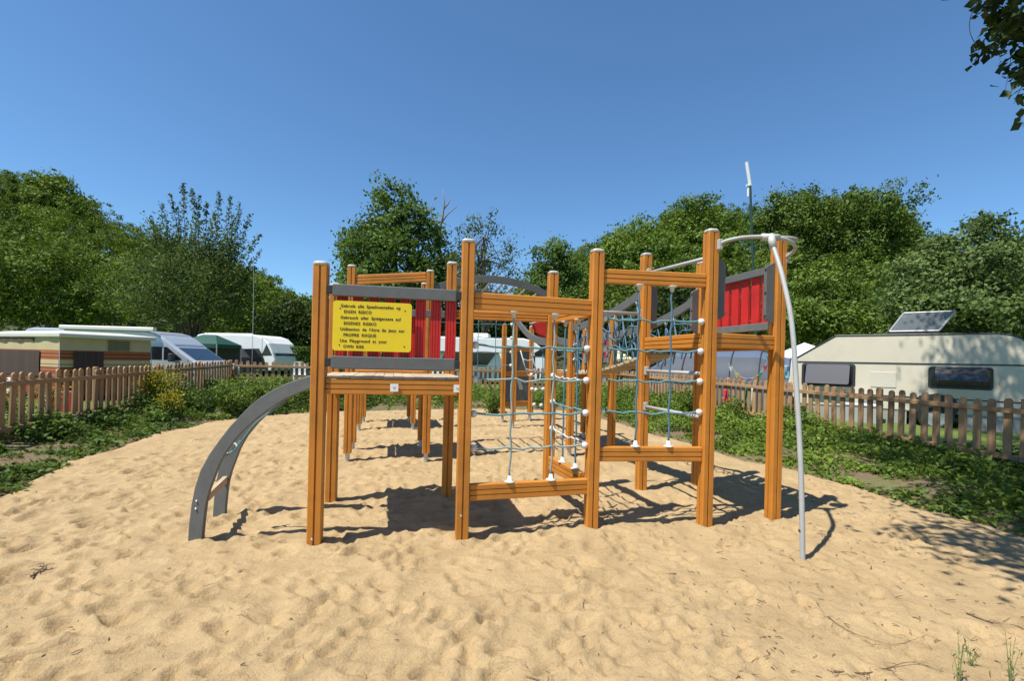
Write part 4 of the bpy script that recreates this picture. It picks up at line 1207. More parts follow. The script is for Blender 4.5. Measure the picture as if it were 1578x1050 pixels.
# ------------------------------------------------------------------ picket fences
def picket_mesh(h):
    w = 0.045; pr = [(-w, 0.0), (w, 0.0), (w, h - 0.045)]
    for k in range(1, 8):
        a = math.pi * k / 8; pr.append((w * math.cos(a), h - 0.045 + 0.045 * math.sin(a)))
    pr.append((-w, h - 0.045))
    return MB().prism(pr, 'y', -0.011, 0.011).mesh('picket')
PK = [picket_mesh(h) for h in (0.89, 0.895, 0.905)]
for p_ in PK: p_.materials.append(M_fence)
POSTF = MB().tube([(0, 0, -0.35), (0, 0, 0.92), (0, 0, 0.935)], [0.042, 0.042, 0.034], 10).mesh('fence_post')
def fence(a, b, z0, z1, label, inner, pitch=0.168):
    a = Vector(a); b = Vector(b); d = b - a; L = d.length; u = d.normalized()
    ang = math.atan2(d.y, d.x); side = Vector((-u.y, u.x, 0)) * inner
    f = th('picket_fence', label, 'fence', (a.x, a.y, z0), 'brown picket fences round the sand pit', 0.0)
    n = int(L / pitch); r = random.Random(int(L * 100))
    for k in range(n + 1):
        t = k / n; p = a + u * (L * t); z = z0 + (z1 - z0) * t
        M = Matrix.Translation((p.x, p.y, z + 0.10 + r.gauss(0, 0.012))) @ Matrix.Rotation(ang, 4, 'Z') @ Matrix.Rotation(r.gauss(0, 0.018), 4, 'Y')
        put('picket', r.choice(PK), M_fence, f, M)
    nb = max(1, int(round(L / 1.98)))
    for k in range(nb):
        for zr, hh in ((0.235, 0.07), (0.845, 0.07)):
            p = a + u * (L * k / nb) + side * 0.032; q = a + u * (L * (k + 1) / nb) + side * 0.032
            za = z0 + (z1 - z0) * k / nb + zr + r.uniform(-0.006, 0.006); zb = z0 + (z1 - z0) * (k + 1) / nb + zr + r.uniform(-0.006, 0.006)
            M, l_ = frame(p, q, za); M = M @ Matrix.Rotation(-math.atan2(zb - za, l_), 4, 'Y')
            put('rail', MB().box((0.002, -0.019, -hh / 2), (l_ - 0.002, 0.019, hh / 2)), M_fence_x, f, M, 0.006)
    for k in range(nb + 1):
        p = a + u * (L * k / nb) - side * 0.056; z = z0 + (z1 - z0) * k / nb
        put('fence_post', POSTF, M_fence, f, Matrix.Translation((p.x, p.y, z + 0.08)))
    return f
fcl = Vector((-8.35, 13.95, 0)); fcr = Vector((4.05, 17.1, 0))
fl0 = Vector((-6.33, 4.2, 0)); fr0 = Vector((7.05, 4.2, 0))
fence(fl0, fcl, 0.0, 0.17, 'brown wooden picket fence along the left side of the sand pit', -1)
fence(fcl + Vector((0.1, 0.05, 0)), fcr, 0.17, 0.12, 'brown wooden picket fence across the back of the sand pit', -1)
fence(fr0, fcr, 0.0, 0.12, 'brown wooden picket fence along the right side of the sand pit', 1)

# ------------------------------------------------------------------ weeds between sand and fence
L_weed = leaf_mat('weed_leaves', (0.045, 0.090, 0.011), (0.190, 0.270, 0.038), 0.3, 1.5)
L_weed_shade = leaf_mat('shaded_weed_leaves', (0.028, 0.062, 0.009), (0.120, 0.185, 0.028), 0.3, 1.5)  # weed leaves darkened: shade on the left bank put into the colour
L_yellow = leaf_mat('yellow_blossom', (0.25, 0.20, 0.008), (0.46, 0.37, 0.015), 0.2, 2)
def fence_side(x, y):
    """distance inside the fences"""
    def ln(a, b, sgn):
        d = (b - a); return sgn * ((x - a.x) * d.y - (y - a.y) * d.x) / d.length
    return np.minimum(np.minimum(ln(fl0, fcl, 1), ln(fr0, fcr, -1)), ln(fcl, fcr, 1))
_gv = np.zeros(len(ground.data.vertices) * 3); ground.data.vertices.foreach_get('co', _gv); _gv = _gv.reshape(-1, 3)
ground.data.attributes.new('lawn', 'FLOAT', 'POINT').data.foreach_set('value', np.clip(-fence_side(_gv[:, 0], _gv[:, 1]) * 1.5, 0, 1).astype(np.float32))
def weeds(label, box, n, seed, hmax, lm=None, beyond=0.35):
    rng = np.random.default_rng(seed)
    x = rng.uniform(box[0], box[1], n * 6); y = rng.uniform(box[2], box[3], n * 6)
    m = inside(x, y); fs = fence_side(x, y)
    ok = (m < -0.06) & (fs > -beyond)
    pn = vnoise(x, y, 0.55, seed, 2)
    ok &= (pn > (0.42 if box[0] < 0 else 0.36)) | (rng.random(len(x)) < 0.12)
    x, y, m, pn = x[ok][:n], y[ok][:n], m[ok][:n], pn[ok][:n]
    z = bank_z(x, y)
    h = hmax * (0.55 + 0.45 * np.clip((y - 7.5) / 2.5, 0, 1)) * np.clip(-m * 0.85 + 0.04, 0.06, 1) * np.clip((pn - 0.25) * 2.0, 0.25, 1.15) * rng.uniform(0.55, 1.15, len(x))
    C_, A_, S_ = [], [], []
    for i in range(len(x)):
        k = int(9 + 24 * h[i] / hmax)
        t = rng.random(k)
        an = rng.random(k) * 6.283; rad = (0.03 + 0.10 * rng.random(k)) * (1.15 - 0.5 * t)
        c = np.stack([x[i] + np.cos(an) * rad, y[i] + np.sin(an) * rad, z[i] + 0.01 + t * h[i]], 1)
        C_.append(c); A_.append(np.stack([np.cos(an), np.sin(an), rng.uniform(-0.5, 0.7, k)], 1))
        S_.append(rng.uniform(0.035, 0.085, k) * rng.choice([0.7, 1.0, 1.0, 1.45]))
    v = leaf_quads(np.concatenate(C_), np.concatenate(S_), rng, 0.5, 0.5, np.concatenate(A_))
    # upright grass blades
    nb = len(x)
    k = rng.integers(0, len(x), nb); bh = rng.uniform(0.12, 0.34, nb) * np.clip(h[k] / hmax + 0.35, 0.3, 1.2)
    bx = x[k] + rng.normal(size=nb) * 0.06; by = y[k] + rng.normal(size=nb) * 0.06
    cb = np.stack([bx, by, bank_z(bx, by) + bh * 0.5], 1)
    ax = np.stack([rng.normal(size=nb) * 0.1, rng.normal(size=nb) * 0.1, np.ones(nb) * 2.0], 1)
    v2 = leaf_quads(cb, bh, rng, 0.0, 0.035, ax, 0.02)
    o = link('weeds', quads_mesh('weeds', np.concatenate([v, v2])), lm or L_weed)
    tag(o, label, 'weeds', kind='stuff')
weeds('leafy weeds growing between the sand and the left fence', (-9.5, -3.6, 3.0, 14.0), 3600, 71, 0.60, L_weed_shade)
weeds('leafy weeds growing along the back fence', (-8.6, 4.0, 11.0, 17.5), 3200, 72, 0.55)
weeds('leafy weeds growing between the sand and the right fence', (2.5, 8.0, 3.0, 17.0), 4800, 73, 0.52)

def shrub(name, label, x, y, h, w, n, size, matl, cat, seed, flowers=None, nfl=0, nstem=9, z=None):
    rng = np.random.default_rng(seed)
    z = float(bank_z(np.array([x]), np.array([y]))[0]) if z is None else z
    t = thing(name, label, cat, (x, y, z))
    mb = MB(); tips = []
    for k in range(nstem):
        an = rng.random() * 6.28; r = w * rng.uniform(0.2, 0.9)
        e = Vector((math.cos(an) * r, math.sin(an) * r, h * rng.uniform(0.7, 1.0)))
        mb.tube([(0, 0, -0.05), (e.x * 0.35, e.y * 0.35, e.z * 0.5), e], [0.008, 0.006, 0.002], 4)
        tips.append(np.array(e))
    mb.build('stem', mat('green_stem', (0.07, 0.10, 0.03), 0.8), t)
    tp = np.array(tips)[rng.integers(0, nstem, n)]
    f = rng.random(n) ** 0.6
    c = tp * f[:, None] + rng.normal(size=(n, 3)) * (0.05 + 0.06 * w)
    c[:, 2] = np.abs(c[:, 2])
    link('foliage', quads_mesh('foliage', leaf_quads(c, rng.uniform(0.6, 1.3, n) * size, rng, 0.5, 0.45)), matl, t)
    if nfl:
        tp = np.array(tips)[rng.integers(0, nstem, nfl)]
        c = tp * rng.uniform(0.7, 1.05, nfl)[:, None] + rng.normal(size=(nfl, 3)) * (0.05 + 0.05 * w)
        link('blossom', quads_mesh('blossom', leaf_quads(c, rng.uniform(0.020, 0.045, nfl), rng, 0.6, 0.9)), flowers, t)
    return t
L_red = leaf_mat('red_blossom', (0.40, 0.02, 0.01), (0.62, 0.05, 0.02), 0.2, 2)
L_orange = leaf_mat('orange_blossom', (0.55, 0.20, 0.01), (0.70, 0.34, 0.02), 0.2, 2)
p_ = P(238, 650, 9.6)
shrub('flowering_shrub', 'yellow flowering shrub by the left picket fence', p_.x, 9.6, 0.85, 0.48, 1600, 0.06, L_weed, 'shrub', 81, L_yellow, 1500, 18)
p_ = P(262, 650, 9.0)
shrub('flowering_shrub', 'smaller yellow flowering plant just right of the large yellow shrub', p_.x, 9.0, 0.55, 0.26, 500, 0.05, L_weed, 'shrub', 82, L_yellow, 420, 10)
p_ = P(10, 640, 7.3)
shrub('poppy_plant', 'red flowering plant behind the left picket fence at the picture edge', p_.x - 0.1, 7.5, 0.72, 0.35, 500, 0.06, L_weed, 'plant', 83, L_red, 160, 12)
p_ = P(62, 640, 7.9)
shrub('marigold_plant', 'orange flowering plant behind the left picket fence', p_.x, 8.1, 0.62, 0.4, 420, 0.05, L_weed, 'plant', 84, L_orange, 150, 12)
for (x_, y_, h_, w_, lb) in ((760, 640, 0.75, 0.45, 'round leafy bush at the back fence seen through the left net'),
                             (335, 648, 0.70, 0.50, 'dark leafy bush at the far left corner of the fences'),
                             (395, 640, 0.55, 0.45, 'pale leafy bush behind the arched ladder'),
                             (1075, 665, 0.75, 0.35, 'tall leafy bush behind the right net by the fence')):
    g_ = G(x_, y_)
    shrub('bush', lb, g_.x, g_.y + 0.4, h_, w_, 1500, 0.07, L_weed, 'bush', int(x_), None, 0, 16)
# sprigs in the sand, lower right
def sprig(px, py, h, label, seed):
    g = G(px, py); rng = np.random.default_rng(seed)
    t = thing('grass_sprig', label, 'grass sprig', (g.x, g.y, -0.01))
    M_s = mat('sprig_green', (0.16, 0.19, 0.06), 0.8)
    for k in range(4):
        hh = h * rng.uniform(0.55, 1.0) if k else h
        tx, ty = rng.normal() * 0.02, rng.normal() * 0.02
        st = MB().tube([(0, 0, -0.02), (tx * 0.4, ty * 0.4, hh * 0.5), (tx, ty, hh)], [0.0022, 0.0018, 0.0008], 4).build('stem', M_s, t)
        n = 9
        f = rng.uniform(0.2, 1.0, n)
        c = np.stack([tx * f, ty * f, hh * f], 1) + rng.normal(size=(n, 3)) * 0.006
        ax = np.stack([rng.normal(size=n), rng.normal(size=n), np.ones(n) * 1.6], 1)
        link('blade', quads_mesh('blade', leaf_quads(c, rng.uniform(0.02, 0.045, n), rng, 0, 0.16, ax)), M_s, st)
sprig(1478, 1052, 0.24, 'thin grass sprig in the sand near the lower right corner, left one of two', 91)
sprig(1556, 1056, 0.27, 'thin grass sprig in the sand at the lower right corner, right one of two', 92)
sprig(1494, 1026, 0.10, 'short grass sprig in the sand beside the taller sprig', 93)

# twigs and crumbs lying on the sand
def debris():
    rng = np.random.default_rng(95)
    mb = MB()
    for k in range(2200):
        y = 1.55 + 4.2 * rng.random() ** 1.6; x = rng.uniform(-1.2, 1.25) * y
        if rng.random() > (1.0 if x > 0.35 * y else 0.22) or float(inside(np.array([x]), np.array([y]))[0]) < 0: continue
        L = rng.uniform(0.004, 0.022) if rng.random() < 0.85 else rng.uniform(0.02, 0.045); an = rng.random() * 6.28
        z = float(sand_here(x, y)) + 0.004
        d = Vector((math.cos(an), math.sin(an), rng.normal() * 0.2)) * L
        b = Vector((x, y, z)); r = rng.uniform(0.0008, 0.0024)
        mb.tube([b - d, b + Vector((rng.normal() * 0.004, rng.normal() * 0.004, 0.003)), b + d], [r, r * 1.2, r * 0.5], 4)
    o = mb.build('sand_debris', mat('dry_twig', (0.13, 0.085, 0.05), 0.9, 0.4, 4))
    tag(o, 'small dark twigs and crumbs scattered over the sand', 'debris', kind='stuff')
_sv = np.zeros(len(sand.data.vertices) * 3); sand.data.vertices.foreach_get('co', _sv); _sv = _sv.reshape(-1, 3)
_key = {}
for q in range(0, len(_sv)):
    if _sv[q, 1] < 6.0: _key[(int(_sv[q, 0] * 25), int(_sv[q, 1] * 25))] = _sv[q, 2]
def sand_here(x, y): return _key.get((int(x * 25), int(y * 25)), 0.0)
debris()
def twig(pts, label, r, seed):
    rng = np.random.default_rng(seed); w = [G(*p) for p in pts]
    w = [Vector((p.x, p.y, sand_here(p.x, p.y) + 0.008)) for p in w]
    t = thing('twig', label, 'twig', w[0])
    sp = spline(w, 5)
    mb = MB().tube([p - w[0] for p in sp], [r * (1 - 0.7 * i / len(sp)) for i in range(len(sp))], 5)
    for k in range(int(len(sp) * 0.9)):
        p = sp[rng.integers(len(sp))]; an = rng.random() * 6.28; L = rng.uniform(0.02, 0.07); a2 = an + rng.normal() * 0.9
        m2 = p + Vector((math.cos(an) * L * 0.5, math.sin(an) * L * 0.5, 0.008)); e = m2 + Vector((math.cos(a2) * L * 0.5, math.sin(a2) * L * 0.5, -0.004))
        mb.tube([p - w[0], m2 - w[0], e - w[0]], [r * 0.4, r * 0.3, r * 0.12], 4)
    mb.build('stem', mat('dry_twig', (0.13, 0.085, 0.05), 0.9, 0.4, 4), t)
twig([(1285, 1040), (1335, 1036), (1370, 1030), (1405, 1026), (1455, 1040)], 'long dry twig with side shoots in the lower right foreground sand', 0.003, 1)
twig([(1275, 952), (1300, 970), (1330, 985), (1380, 996), (1430, 980)], 'thin curved dry twig above the long twig in the foreground sand', 0.002, 2)
twig([(1112, 975), (1120, 995), (1135, 1015)], 'short thin dry twig left of the long twig on the sand', 0.002, 3)
twig([(48, 893), (58, 886), (67, 880)], 'short thick stick on the sand at the left edge', 0.008, 4)
twig([(1490, 948), (1510, 958), (1530, 962)], 'small dark twig on the sand below the tree shadow', 0.005, 5)

# ------------------------------------------------------------------ vehicles and tents beyond the fence
def wheel(parent, x, y, z, r, w=0.18):
    wl = bpy.data.objects.new('wheel', None); C.objects.link(wl); wl.parent = parent; wl.location = (x, y, z)
    prof = [(r * 0.62, -w / 2), (r * 0.93, -w / 2), (r, -w * 0.35), (r, w * 0.35), (r * 0.93, w / 2), (r * 0.62, w / 2)]
    vs = []; fs = []; n = 24
    for k in range(n):
        a = 2 * math.pi * k / n
        for (q, yy) in prof: vs.append((q * math.cos(a), yy, q * math.sin(a)))
    m_ = len(prof)
    for k in range(n):
        for j in range(m_):
            fs.append((k * m_ + j, k * m_ + (j + 1) % m_, ((k + 1) % n) * m_ + (j + 1) % m_, ((k + 1) % n) * m_ + j))
    MB().add(vs, fs).build('tyre', M_black, wl, True)
    MB().tube([(0, -w * 0.38, 0), (0, w * 0.38, 0)], r * 0.63, 20).build('rim', M_steel, wl)
def rrect(x0, x1, z0, z1, r, n=4):
    pts = []
    for (cx, cz, a0) in ((x1 - r, z0 + r, -90), (x1 - r, z1 - r, 0), (x0 + r, z1 - r, 90), (x0 + r, z0 + r, 180)):
        for k in range(n + 1):
            a = math.radians(a0 + 90 * k / n); pts.append((cx + r * math.cos(a), cz + r * math.sin(a)))
    return pts
def open_window(t, x0, x1, z0, z1, tilt, matl):
    w = MB().prism(rrect(x0, x1, z0, z1, 0.06), 'y', -0.012, 0.02).build('window', M_trim, t)
    MB().prism(rrect(x0 + 0.05, x1 - 0.05, z0 + 0.05, z1 - 0.05, 0.04), 'y', -0.016, -0.012).build('pane', M_dark, w)
    R = Matrix.Translation(((x0 + x1) / 2, -0.03, z1 - 0.02)) @ Matrix.Rotation(-tilt, 4, 'X')
    hw, hh = (x1 - x0) / 2 - 0.11, (z1 - z0) * 0.93
    MB().prism(rrect(-hw, hw, -hh, 0.0, 0.05), 'y', -0.008, 0.0, R).build('flap', matl, w)
    mb = MB()
    for s in (-1, 1): mb.tube([((x0 + x1) / 2 + s * (hw - 0.05), -0.02, z0 + 0.12), R @ Vector((s * (hw - 0.05), 0.0, -hh * 0.85))], 0.008, 5)
    mb.build('stay', M_bolt, w)

# cream caravan at the right
c0 = Vector((7.5, 12.4, 0)); cdir = Vector((0.754, -0.657, 0))
cc = thing('caravan', 'cream caravan with open tinted windows behind the right fence', 'caravan', (c0.x, c0.y, 0.0), None, math.atan2(cdir.y, cdir.x))
prof = [(0.15, 0.42), (-0.12, 0.70), (-0.14, 0.95), (-0.02, 1.52), (0.06, 1.64), (0.90, 2.20), (3.75, 2.205), (3.95, 2.17), (4.12, 2.08), (4.25, 1.90), (4.33, 1.60), (4.35, 0.9), (4.28, 0.42)]
MB().prism(prof, 'y', 0.0, 2.1).build('body', M_beige, cc, bevel=0.03)
MB().box((-0.03, -0.012, 1.515), (4.34, 0.004, 1.545)).build('trim_strip', M_trim, cc)
MB().box((-0.12, -0.012, 0.74), (4.34, 0.004, 0.765)).build('trim_strip', M_trim, cc)
MB().tube([(0.06, -0.005, 1.64), (0.90, -0.005, 2.205), (3.75, -0.005, 2.21), (3.95, -0.005, 2.175), (4.12, -0.005, 2.085), (4.25, -0.005, 1.905)], 0.016, 6).build('roof_edge', M_trim, cc)
M_tint = mat('smoked_acrylic', (0.03, 0.035, 0.045), 0.12, spec=0.6)
M_tint2 = mat('grey_acrylic', (0.10, 0.095, 0.10), 0.15, spec=0.6)
open_window(cc, 0.18, 1.32, 0.92, 1.49, math.radians(24), M_tint2)
open_window(cc, 2.66, 3.70, 0.98, 1.47, math.radians(52), M_tint)
MB().box((1.9, 0.06, 2.195), (2.85, 0.75, 2.26)).build('roof_hatch', M_trim, cc)
hq = [Vector((1.95, 0.10, 2.28)), Vector((2.82, 0.10, 2.28)), Vector((3.10, 0.42, 2.74)), Vector((2.20, 0.42, 2.74))]
hn = (hq[1] - hq[0]).cross(hq[3] - hq[0]).normalized() * 0.03
hl = MB().add(hq + [p + hn for p in hq], [(3, 2, 1, 0), (4, 5, 6, 7), (0, 1, 5, 4), (1, 2, 6, 5), (2, 3, 7, 6), (3, 0, 4, 7)]).build('hatch_lid', glass_mat('clear_hatch_acrylic', (0.16, 0.18, 0.19), 0.5), cc, bevel=0.01)
fr = MB()
for k in range(4): fr.tube([hq[k] + hn * 0.5, hq[(k + 1) % 4] + hn * 0.5], 0.022, 6)
fr.build('hatch_frame', mat('grey_hatch_frame', (0.30, 0.31, 0.32), 0.4), hl)
MB().tube([(2.0, 0.5, 2.25), hq[3].lerp(hq[0], 0.3)], 0.01, 5).tube([(2.75, 0.5, 2.25), hq[2].lerp(hq[1], 0.3)], 0.01, 5).build('stay', M_bolt, hl)
MB().box((4.31, -0.006, 1.78), (4.36, 0.10, 1.92)).build('tail_light', mat('red_lens', (0.5, 0.01, 0.01), 0.2), cc, bevel=0.012)
MB().prism([(2.45, 0.42), (2.40, 0.62), (2.52, 0.80), (2.80, 0.86), (3.08, 0.80), (3.20, 0.62), (3.15, 0.42)], 'y', -0.02, 0.02).build('wheel_arch', M_trim, cc)
wheel(cc, 2.8, 0.05, 0.32, 0.32)
MB().box((0.1, 0.02, 0.02), (2.3, 0.05, 0.44)).build('skirt', mat('grey_skirt', (0.30, 0.29, 0.27), 0.7), cc)
MB().box((3.3, 0.02, 0.02), (4.25, 0.05, 0.44)).build('skirt', mat('grey_skirt', (0.30, 0.29, 0.27), 0.7), cc)
MB().box((1.62, -0.014, 0.95), (2.10, -0.002, 1.32)).build('service_hatch', mat('cream_hatch', (0.56, 0.51, 0.42), 0.5), cc, bevel=0.01)
for k in range(5): MB().box((1.45, -0.016, 0.52 + 0.03 * k), (1.75, -0.004, 0.535 + 0.03 * k)).build('vent_slat', M_cap, cc)
MB().box((0.05, -0.02, 0.60), (0.13, -0.002, 0.64)).build('side_marker', mat('amber_lens', (0.6, 0.22, 0.02), 0.3), cc)
MB().box((3.95, -0.02, 0.60), (4.03, -0.002, 0.64)).build('side_marker', mat('amber_lens', (0.6, 0.22, 0.02), 0.3), cc)

MB().box((-0.05, 0.3, 0.30), (4.2, 1.8, 0.42)).build('chassis', M_trim, cc)
MB().tube([(-0.1, 1.05, 0.42), (-1.1, 1.05, 0.42)], 0.05, 8).build('drawbar', M_steel, cc)
sp_ = thing('storage_box', 'low grey storage boxes under the cream caravan window', 'box', (8.0, 11.2, 0.05), None, math.atan2(cdir.y, cdir.x))
MB().box((0, 0, 0), (0.7, 0.4, 0.45)).build('body', mat('grey_box', (0.34, 0.34, 0.32), 0.6), sp_, bevel=0.02)
MB().box((-0.02, -0.02, 0.45), (0.72, 0.42, 0.50)).build('lid', mat('white_lid', (0.6, 0.6, 0.58), 0.5), sp_, bevel=0.01)

# striped trailer tent at the left
def stripes():
    m = bpy.data.materials.new('striped_canvas'); m.use_nodes = True; nt = m.node_tree; b = nt.nodes['Principled BSDF']; b.inputs['Roughness'].default_value = 0.85
    tc = nt.nodes.new('ShaderNodeTexCoord'); sp = nt.nodes.new('ShaderNodeSeparateXYZ'); nt.links.new(tc.outputs['Object'], sp.inputs[0])
    mr = nt.nodes.new('ShaderNodeMapRange'); mr.inputs[1].default_value = 0.5; mr.inputs[2].default_value = 1.8
    nt.links.new(sp.outputs['Z'], mr.inputs[0])
    r = nt.nodes.new('ShaderNodeValToRGB'); r.color_ramp.interpolation = 'CONSTANT'
    be_, orr, br = (0.46, 0.365, 0.20, 1), (0.36, 0.105, 0.026, 1), (0.17, 0.045, 0.022, 1)
    def zz(z): return (z - 0.5) / 1.3
    seq = [(0.5, br), (0.72, orr), (0.80, br), (0.86, orr), (0.91, br), (0.95, be_), (1.0, orr), (1.025, be_), (1.12, orr), (1.16, br), (1.20, orr), (1.25, br), (1.29, orr), (1.335, br), (1.35, be_)]
    e = r.color_ramp.elements
    e[0].position = 0; e[0].color = seq[0][1]; e[1].position = zz(seq[1][0]); e[1].color = seq[1][1]
    for z, c in seq[2:]:
        q = e.new(zz(z)); q.color = c
    nt.links.new(mr.outputs[0], r.inputs[0]); nt.links.new(r.outputs[0], b.inputs['Base Color'])
    return m
M_str = stripes()
tt = thing('trailer_tent', 'white roofed trailer tent with orange brown striped canvas behind the left fence', 'trailer tent', (-10.65, 11.0, 0))
qa, qb, qc = Vector((0, 0, 0)), Vector((0.95, 1.55, 0)), Vector((-3.9, 1.75, 0)); qd = qb + qc
def wallq(a, b, z0, z1, nm, m, off=0.0, bulge=0.0):
    """canvas wall with gentle folds"""
    d = (b - a); L = d.length; d.normalize(); nr = Vector((d.y, -d.x, 0)); mb = MB(); n = 24
    vs = []
    for i in range(n + 1):
        p = a.lerp(b, i / n) + nr * (off + bulge * math.sin(i * 1.3))
        vs += [(p.x, p.y, z0), (p.x + nr.x * bulge, p.y + nr.y * bulge, (z0 + z1) / 2), (p.x, p.y, z1)]
    k_ = len(vs)
    vs += [(x - nr.x * 0.01, y - nr.y * 0.01, z) for x, y, z in vs]
    fs = []
    for i in range(n):
        for j in range(2):
            q = (i * 3 + j, i * 3 + 3 + j, i * 3 + 4 + j, i * 3 + 1 + j); fs.append(q); fs.append(tuple(k_ + x for x in q[::-1]))
    mb.add(vs, fs); return mb.build(nm, m, tt, True)
wallq(qc, qa, 0.25, 1.68, 'canvas_wall', M_str, 0, 0.012); wallq(qa, qb, 0.25, 1.68, 'canvas_wall', M_str, 0, 0.012)
wallq(qb, qd, 0.25, 1.68, 'canvas_wall', M_str); wallq(qd, qc, 0.25, 1.68, 'canvas_wall', M_str)
M_brown = mat('brown_window_mesh', (0.055, 0.028, 0.02), 0.8, 0.3, 3, stretch=(8, 8, 0.3))
wallq(qc.lerp(qa, 0.10), qc.lerp(qa, 0.80), 0.72, 1.33, 'window', M_brown, 0.03, 0.008); wallq(qa.lerp(qb, 0.14), qa.lerp(qb, 0.45), 0.72, 1.33, 'window', M_brown, 0.03, 0.006)
M_vent = mat('olive_vent_mesh', (0.16, 0.14, 0.075), 0.8, 0.1, 4)
wallq(qa.lerp(qb, 0.50), qa.lerp(qb, 0.74), 1.37, 1.62, 'vent', M_vent, 0.025, 0.004); wallq(qc.lerp(qa, 0.25), qc.lerp(qa, 0.72), 1.56, 1.65, 'vent', mat('brown_vent_mesh', (0.12, 0.06, 0.035), 0.8), 0.025, 0.004)
for e_ in (qa, qb): MB().tube([(e_.x, e_.y, 1.6), (e_.x + 0.5, e_.y - 0.5, 0.0)], 0.006, 4).build('guy_rope', M_rope_l, tt)
mb = MB(); nx_ = 9
cs_ = [(qa, 0.16), (qb, 0.16), (qd, 0.16), (qc, 0.16)]
cen = (qa + qb + qc + qd) / 4
ring = [(p + (p - cen).normalized() * o) for p, o in cs_]
vs = [(p.x, p.y, 1.66) for p in ring] + [(p.x, p.y, 1.76) for p in ring] + [((p.x - cen.x) * 0.6 + cen.x, (p.y - cen.y) * 0.6 + cen.y, 1.84) for p in ring]
fs = [(3, 2, 1, 0)] + [(i, (i + 1) % 4, 4 + (i + 1) % 4, 4 + i) for i in range(4)] + [(4 + i, 4 + (i + 1) % 4, 8 + (i + 1) % 4, 8 + i) for i in range(4)] + [(8, 9, 10, 11)]
mb.add(vs, fs).build('roof', mat('ivory_roof', (0.56, 0.53, 0.45), 0.5, 0.05, 2), tt, bevel=0.02)
MB().box((-2.4, 0.9, 0.2), (0.2, 2.2, 0.62)).build('trailer_body', M_white, tt, bevel=0.03)
for px_, cl_, lb_ in ((88, (0.75, 0.74, 0.70), 'white plastic crate on the grass in front of the striped trailer tent'), (104, (0.45, 0.03, 0.02), 'red plastic crate on the grass in front of the striped trailer tent')):
    q_ = P(px_, 610, 9.6)
    b_ = thing('plastic_crate', lb_, 'crate', (q_.x, 9.6, 0.05), None, 0.3)
    mb = MB()
    mb.box((-0.2, -0.15, 0), (0.2, 0.15, 0.02)); mb.box((-0.2, -0.15, 0.02), (-0.18, 0.15, 0.45)); mb.box((0.18, -0.15, 0.02), (0.2, 0.15, 0.45)); mb.box((-0.18, -0.15, 0.02), (0.18, -0.13, 0.45)); mb.box((-0.18, 0.13, 0.02), (0.18, 0.15, 0.45))
    mb.build('body', mat('crate_' + ('white' if cl_[0] > 0.5 else 'red'), cl_, 0.5), b_)

# campervan
van = thing('campervan', 'silver campervan with rolled awning behind the striped trailer tent', 'van', (-16.75, 16.0, 0), None, math.radians(4))
van.scale = (1, 1, 0.92)
vp = [(0.0, 0.35), (0.0, 2.12), (0.10, 2.25), (0.3, 2.30), (4.0, 2.30), (4.3, 2.22), (4.62, 2.02), (4.98, 1.70), (5.62, 1.20), (6.12, 1.04), (6.30, 0.85), (6.32, 0.40), (6.2, 0.35)]
MB().prism(vp, 'y', 0.0, 2.0).build('body', M_silver, van, bevel=0.07)
def slope(x0, z0, x1, z1, y0, y1, off, nm, m, par):
    d = Vector((x1 - x0, 0, z1 - z0)).normalized(); nr = Vector((-d.z, 0, d.x)); nr = nr if nr.z > 0 else -nr
    p = [Vector((x0, y0, z0)), Vector((x1, y0, z1)), Vector((x1, y1, z1)), Vector((x0, y1, z0))]
    vs = [q + nr * off for q in p] + [q + nr * (off - 0.015) for q in p]
    return MB().add(vs, [(0, 1, 2, 3), (7, 6, 5, 4), (0, 4, 5, 1), (1, 5, 6, 2), (2, 6, 7, 3), (3, 7, 4, 0)]).build(nm, m, par)
slope(4.34, 2.195, 4.94, 1.74, 0.14, 1.86, 0.006, 'cab_roof', mat('blue_grey_panel', (0.16, 0.18, 0.22), 0.3), van)
ws = slope(5.02, 1.67, 5.60, 1.215, 0.13, 1.87, 0.012, 'windshield', mat('windshield_glass', (0.02, 0.035, 0.05), 0.08, spec=0.8), van)
MB().tube([(5.58, 0.3, 1.25), (5.35, 0.9, 1.43)], 0.012, 5).build('wiper', M_trim, ws)
dr = MB().prism([(3.95, 0.5), (3.95, 1.78), (4.78, 1.78), (5.42, 1.24), (5.42, 0.5)], 'y', -0.014, -0.004).build('door', M_silver, van)
MB().prism([(4.06, 1.20), (4.06, 1.69), (4.56, 1.69), (4.56, 1.20)], 'y', -0.02, -0.014).build('window', M_dark, dr)
MB().prism([(4.62, 1.20), (4.62, 1.69), (4.72, 1.69), (5.22, 1.24), (5.18, 1.20)], 'y', -0.02, -0.014).build('window', M_dark, dr)
MB().box((4.02, -0.035, 1.02), (4.20, -0.014, 1.07)).build('handle', M_trim, dr)
mi = MB().box((4.90, -0.26, 1.13), (5.05, -0.06, 1.45)).build('mirror', M_trim, van, bevel=0.03)
MB().box((0.2, -0.01, 0.62), (6.1, 0.004, 0.70)).build('side_trim', M_trim, van)
MB().box((6.25, 0.25, 0.42), (6.36, 1.75, 0.62)).build('bumper', M_trim, van, bevel=0.03)
MB().box((1.2, -0.012, 1.35), (2.6, 0.004, 1.80)).build('side_window', M_dark, van)
MB().box((3.60, -0.015, 0.95), (3.80, -0.003, 1.12)).build('fuel_flap', M_trim, van)
MB().prism(rrect(-0.09, 0.09, -0.08, 0.08, 0.04), 'x', 1.3, 4.35, Matrix.Translation((0, -0.09, 2.33))).build('rolled_awning', mat('ivory_awning', (0.74, 0.72, 0.66), 0.5), van)
MB().box((2.9, 0.3, 2.30), (3.6, 1.1, 2.40)).build('roof_box', M_white, van, bevel=0.03)
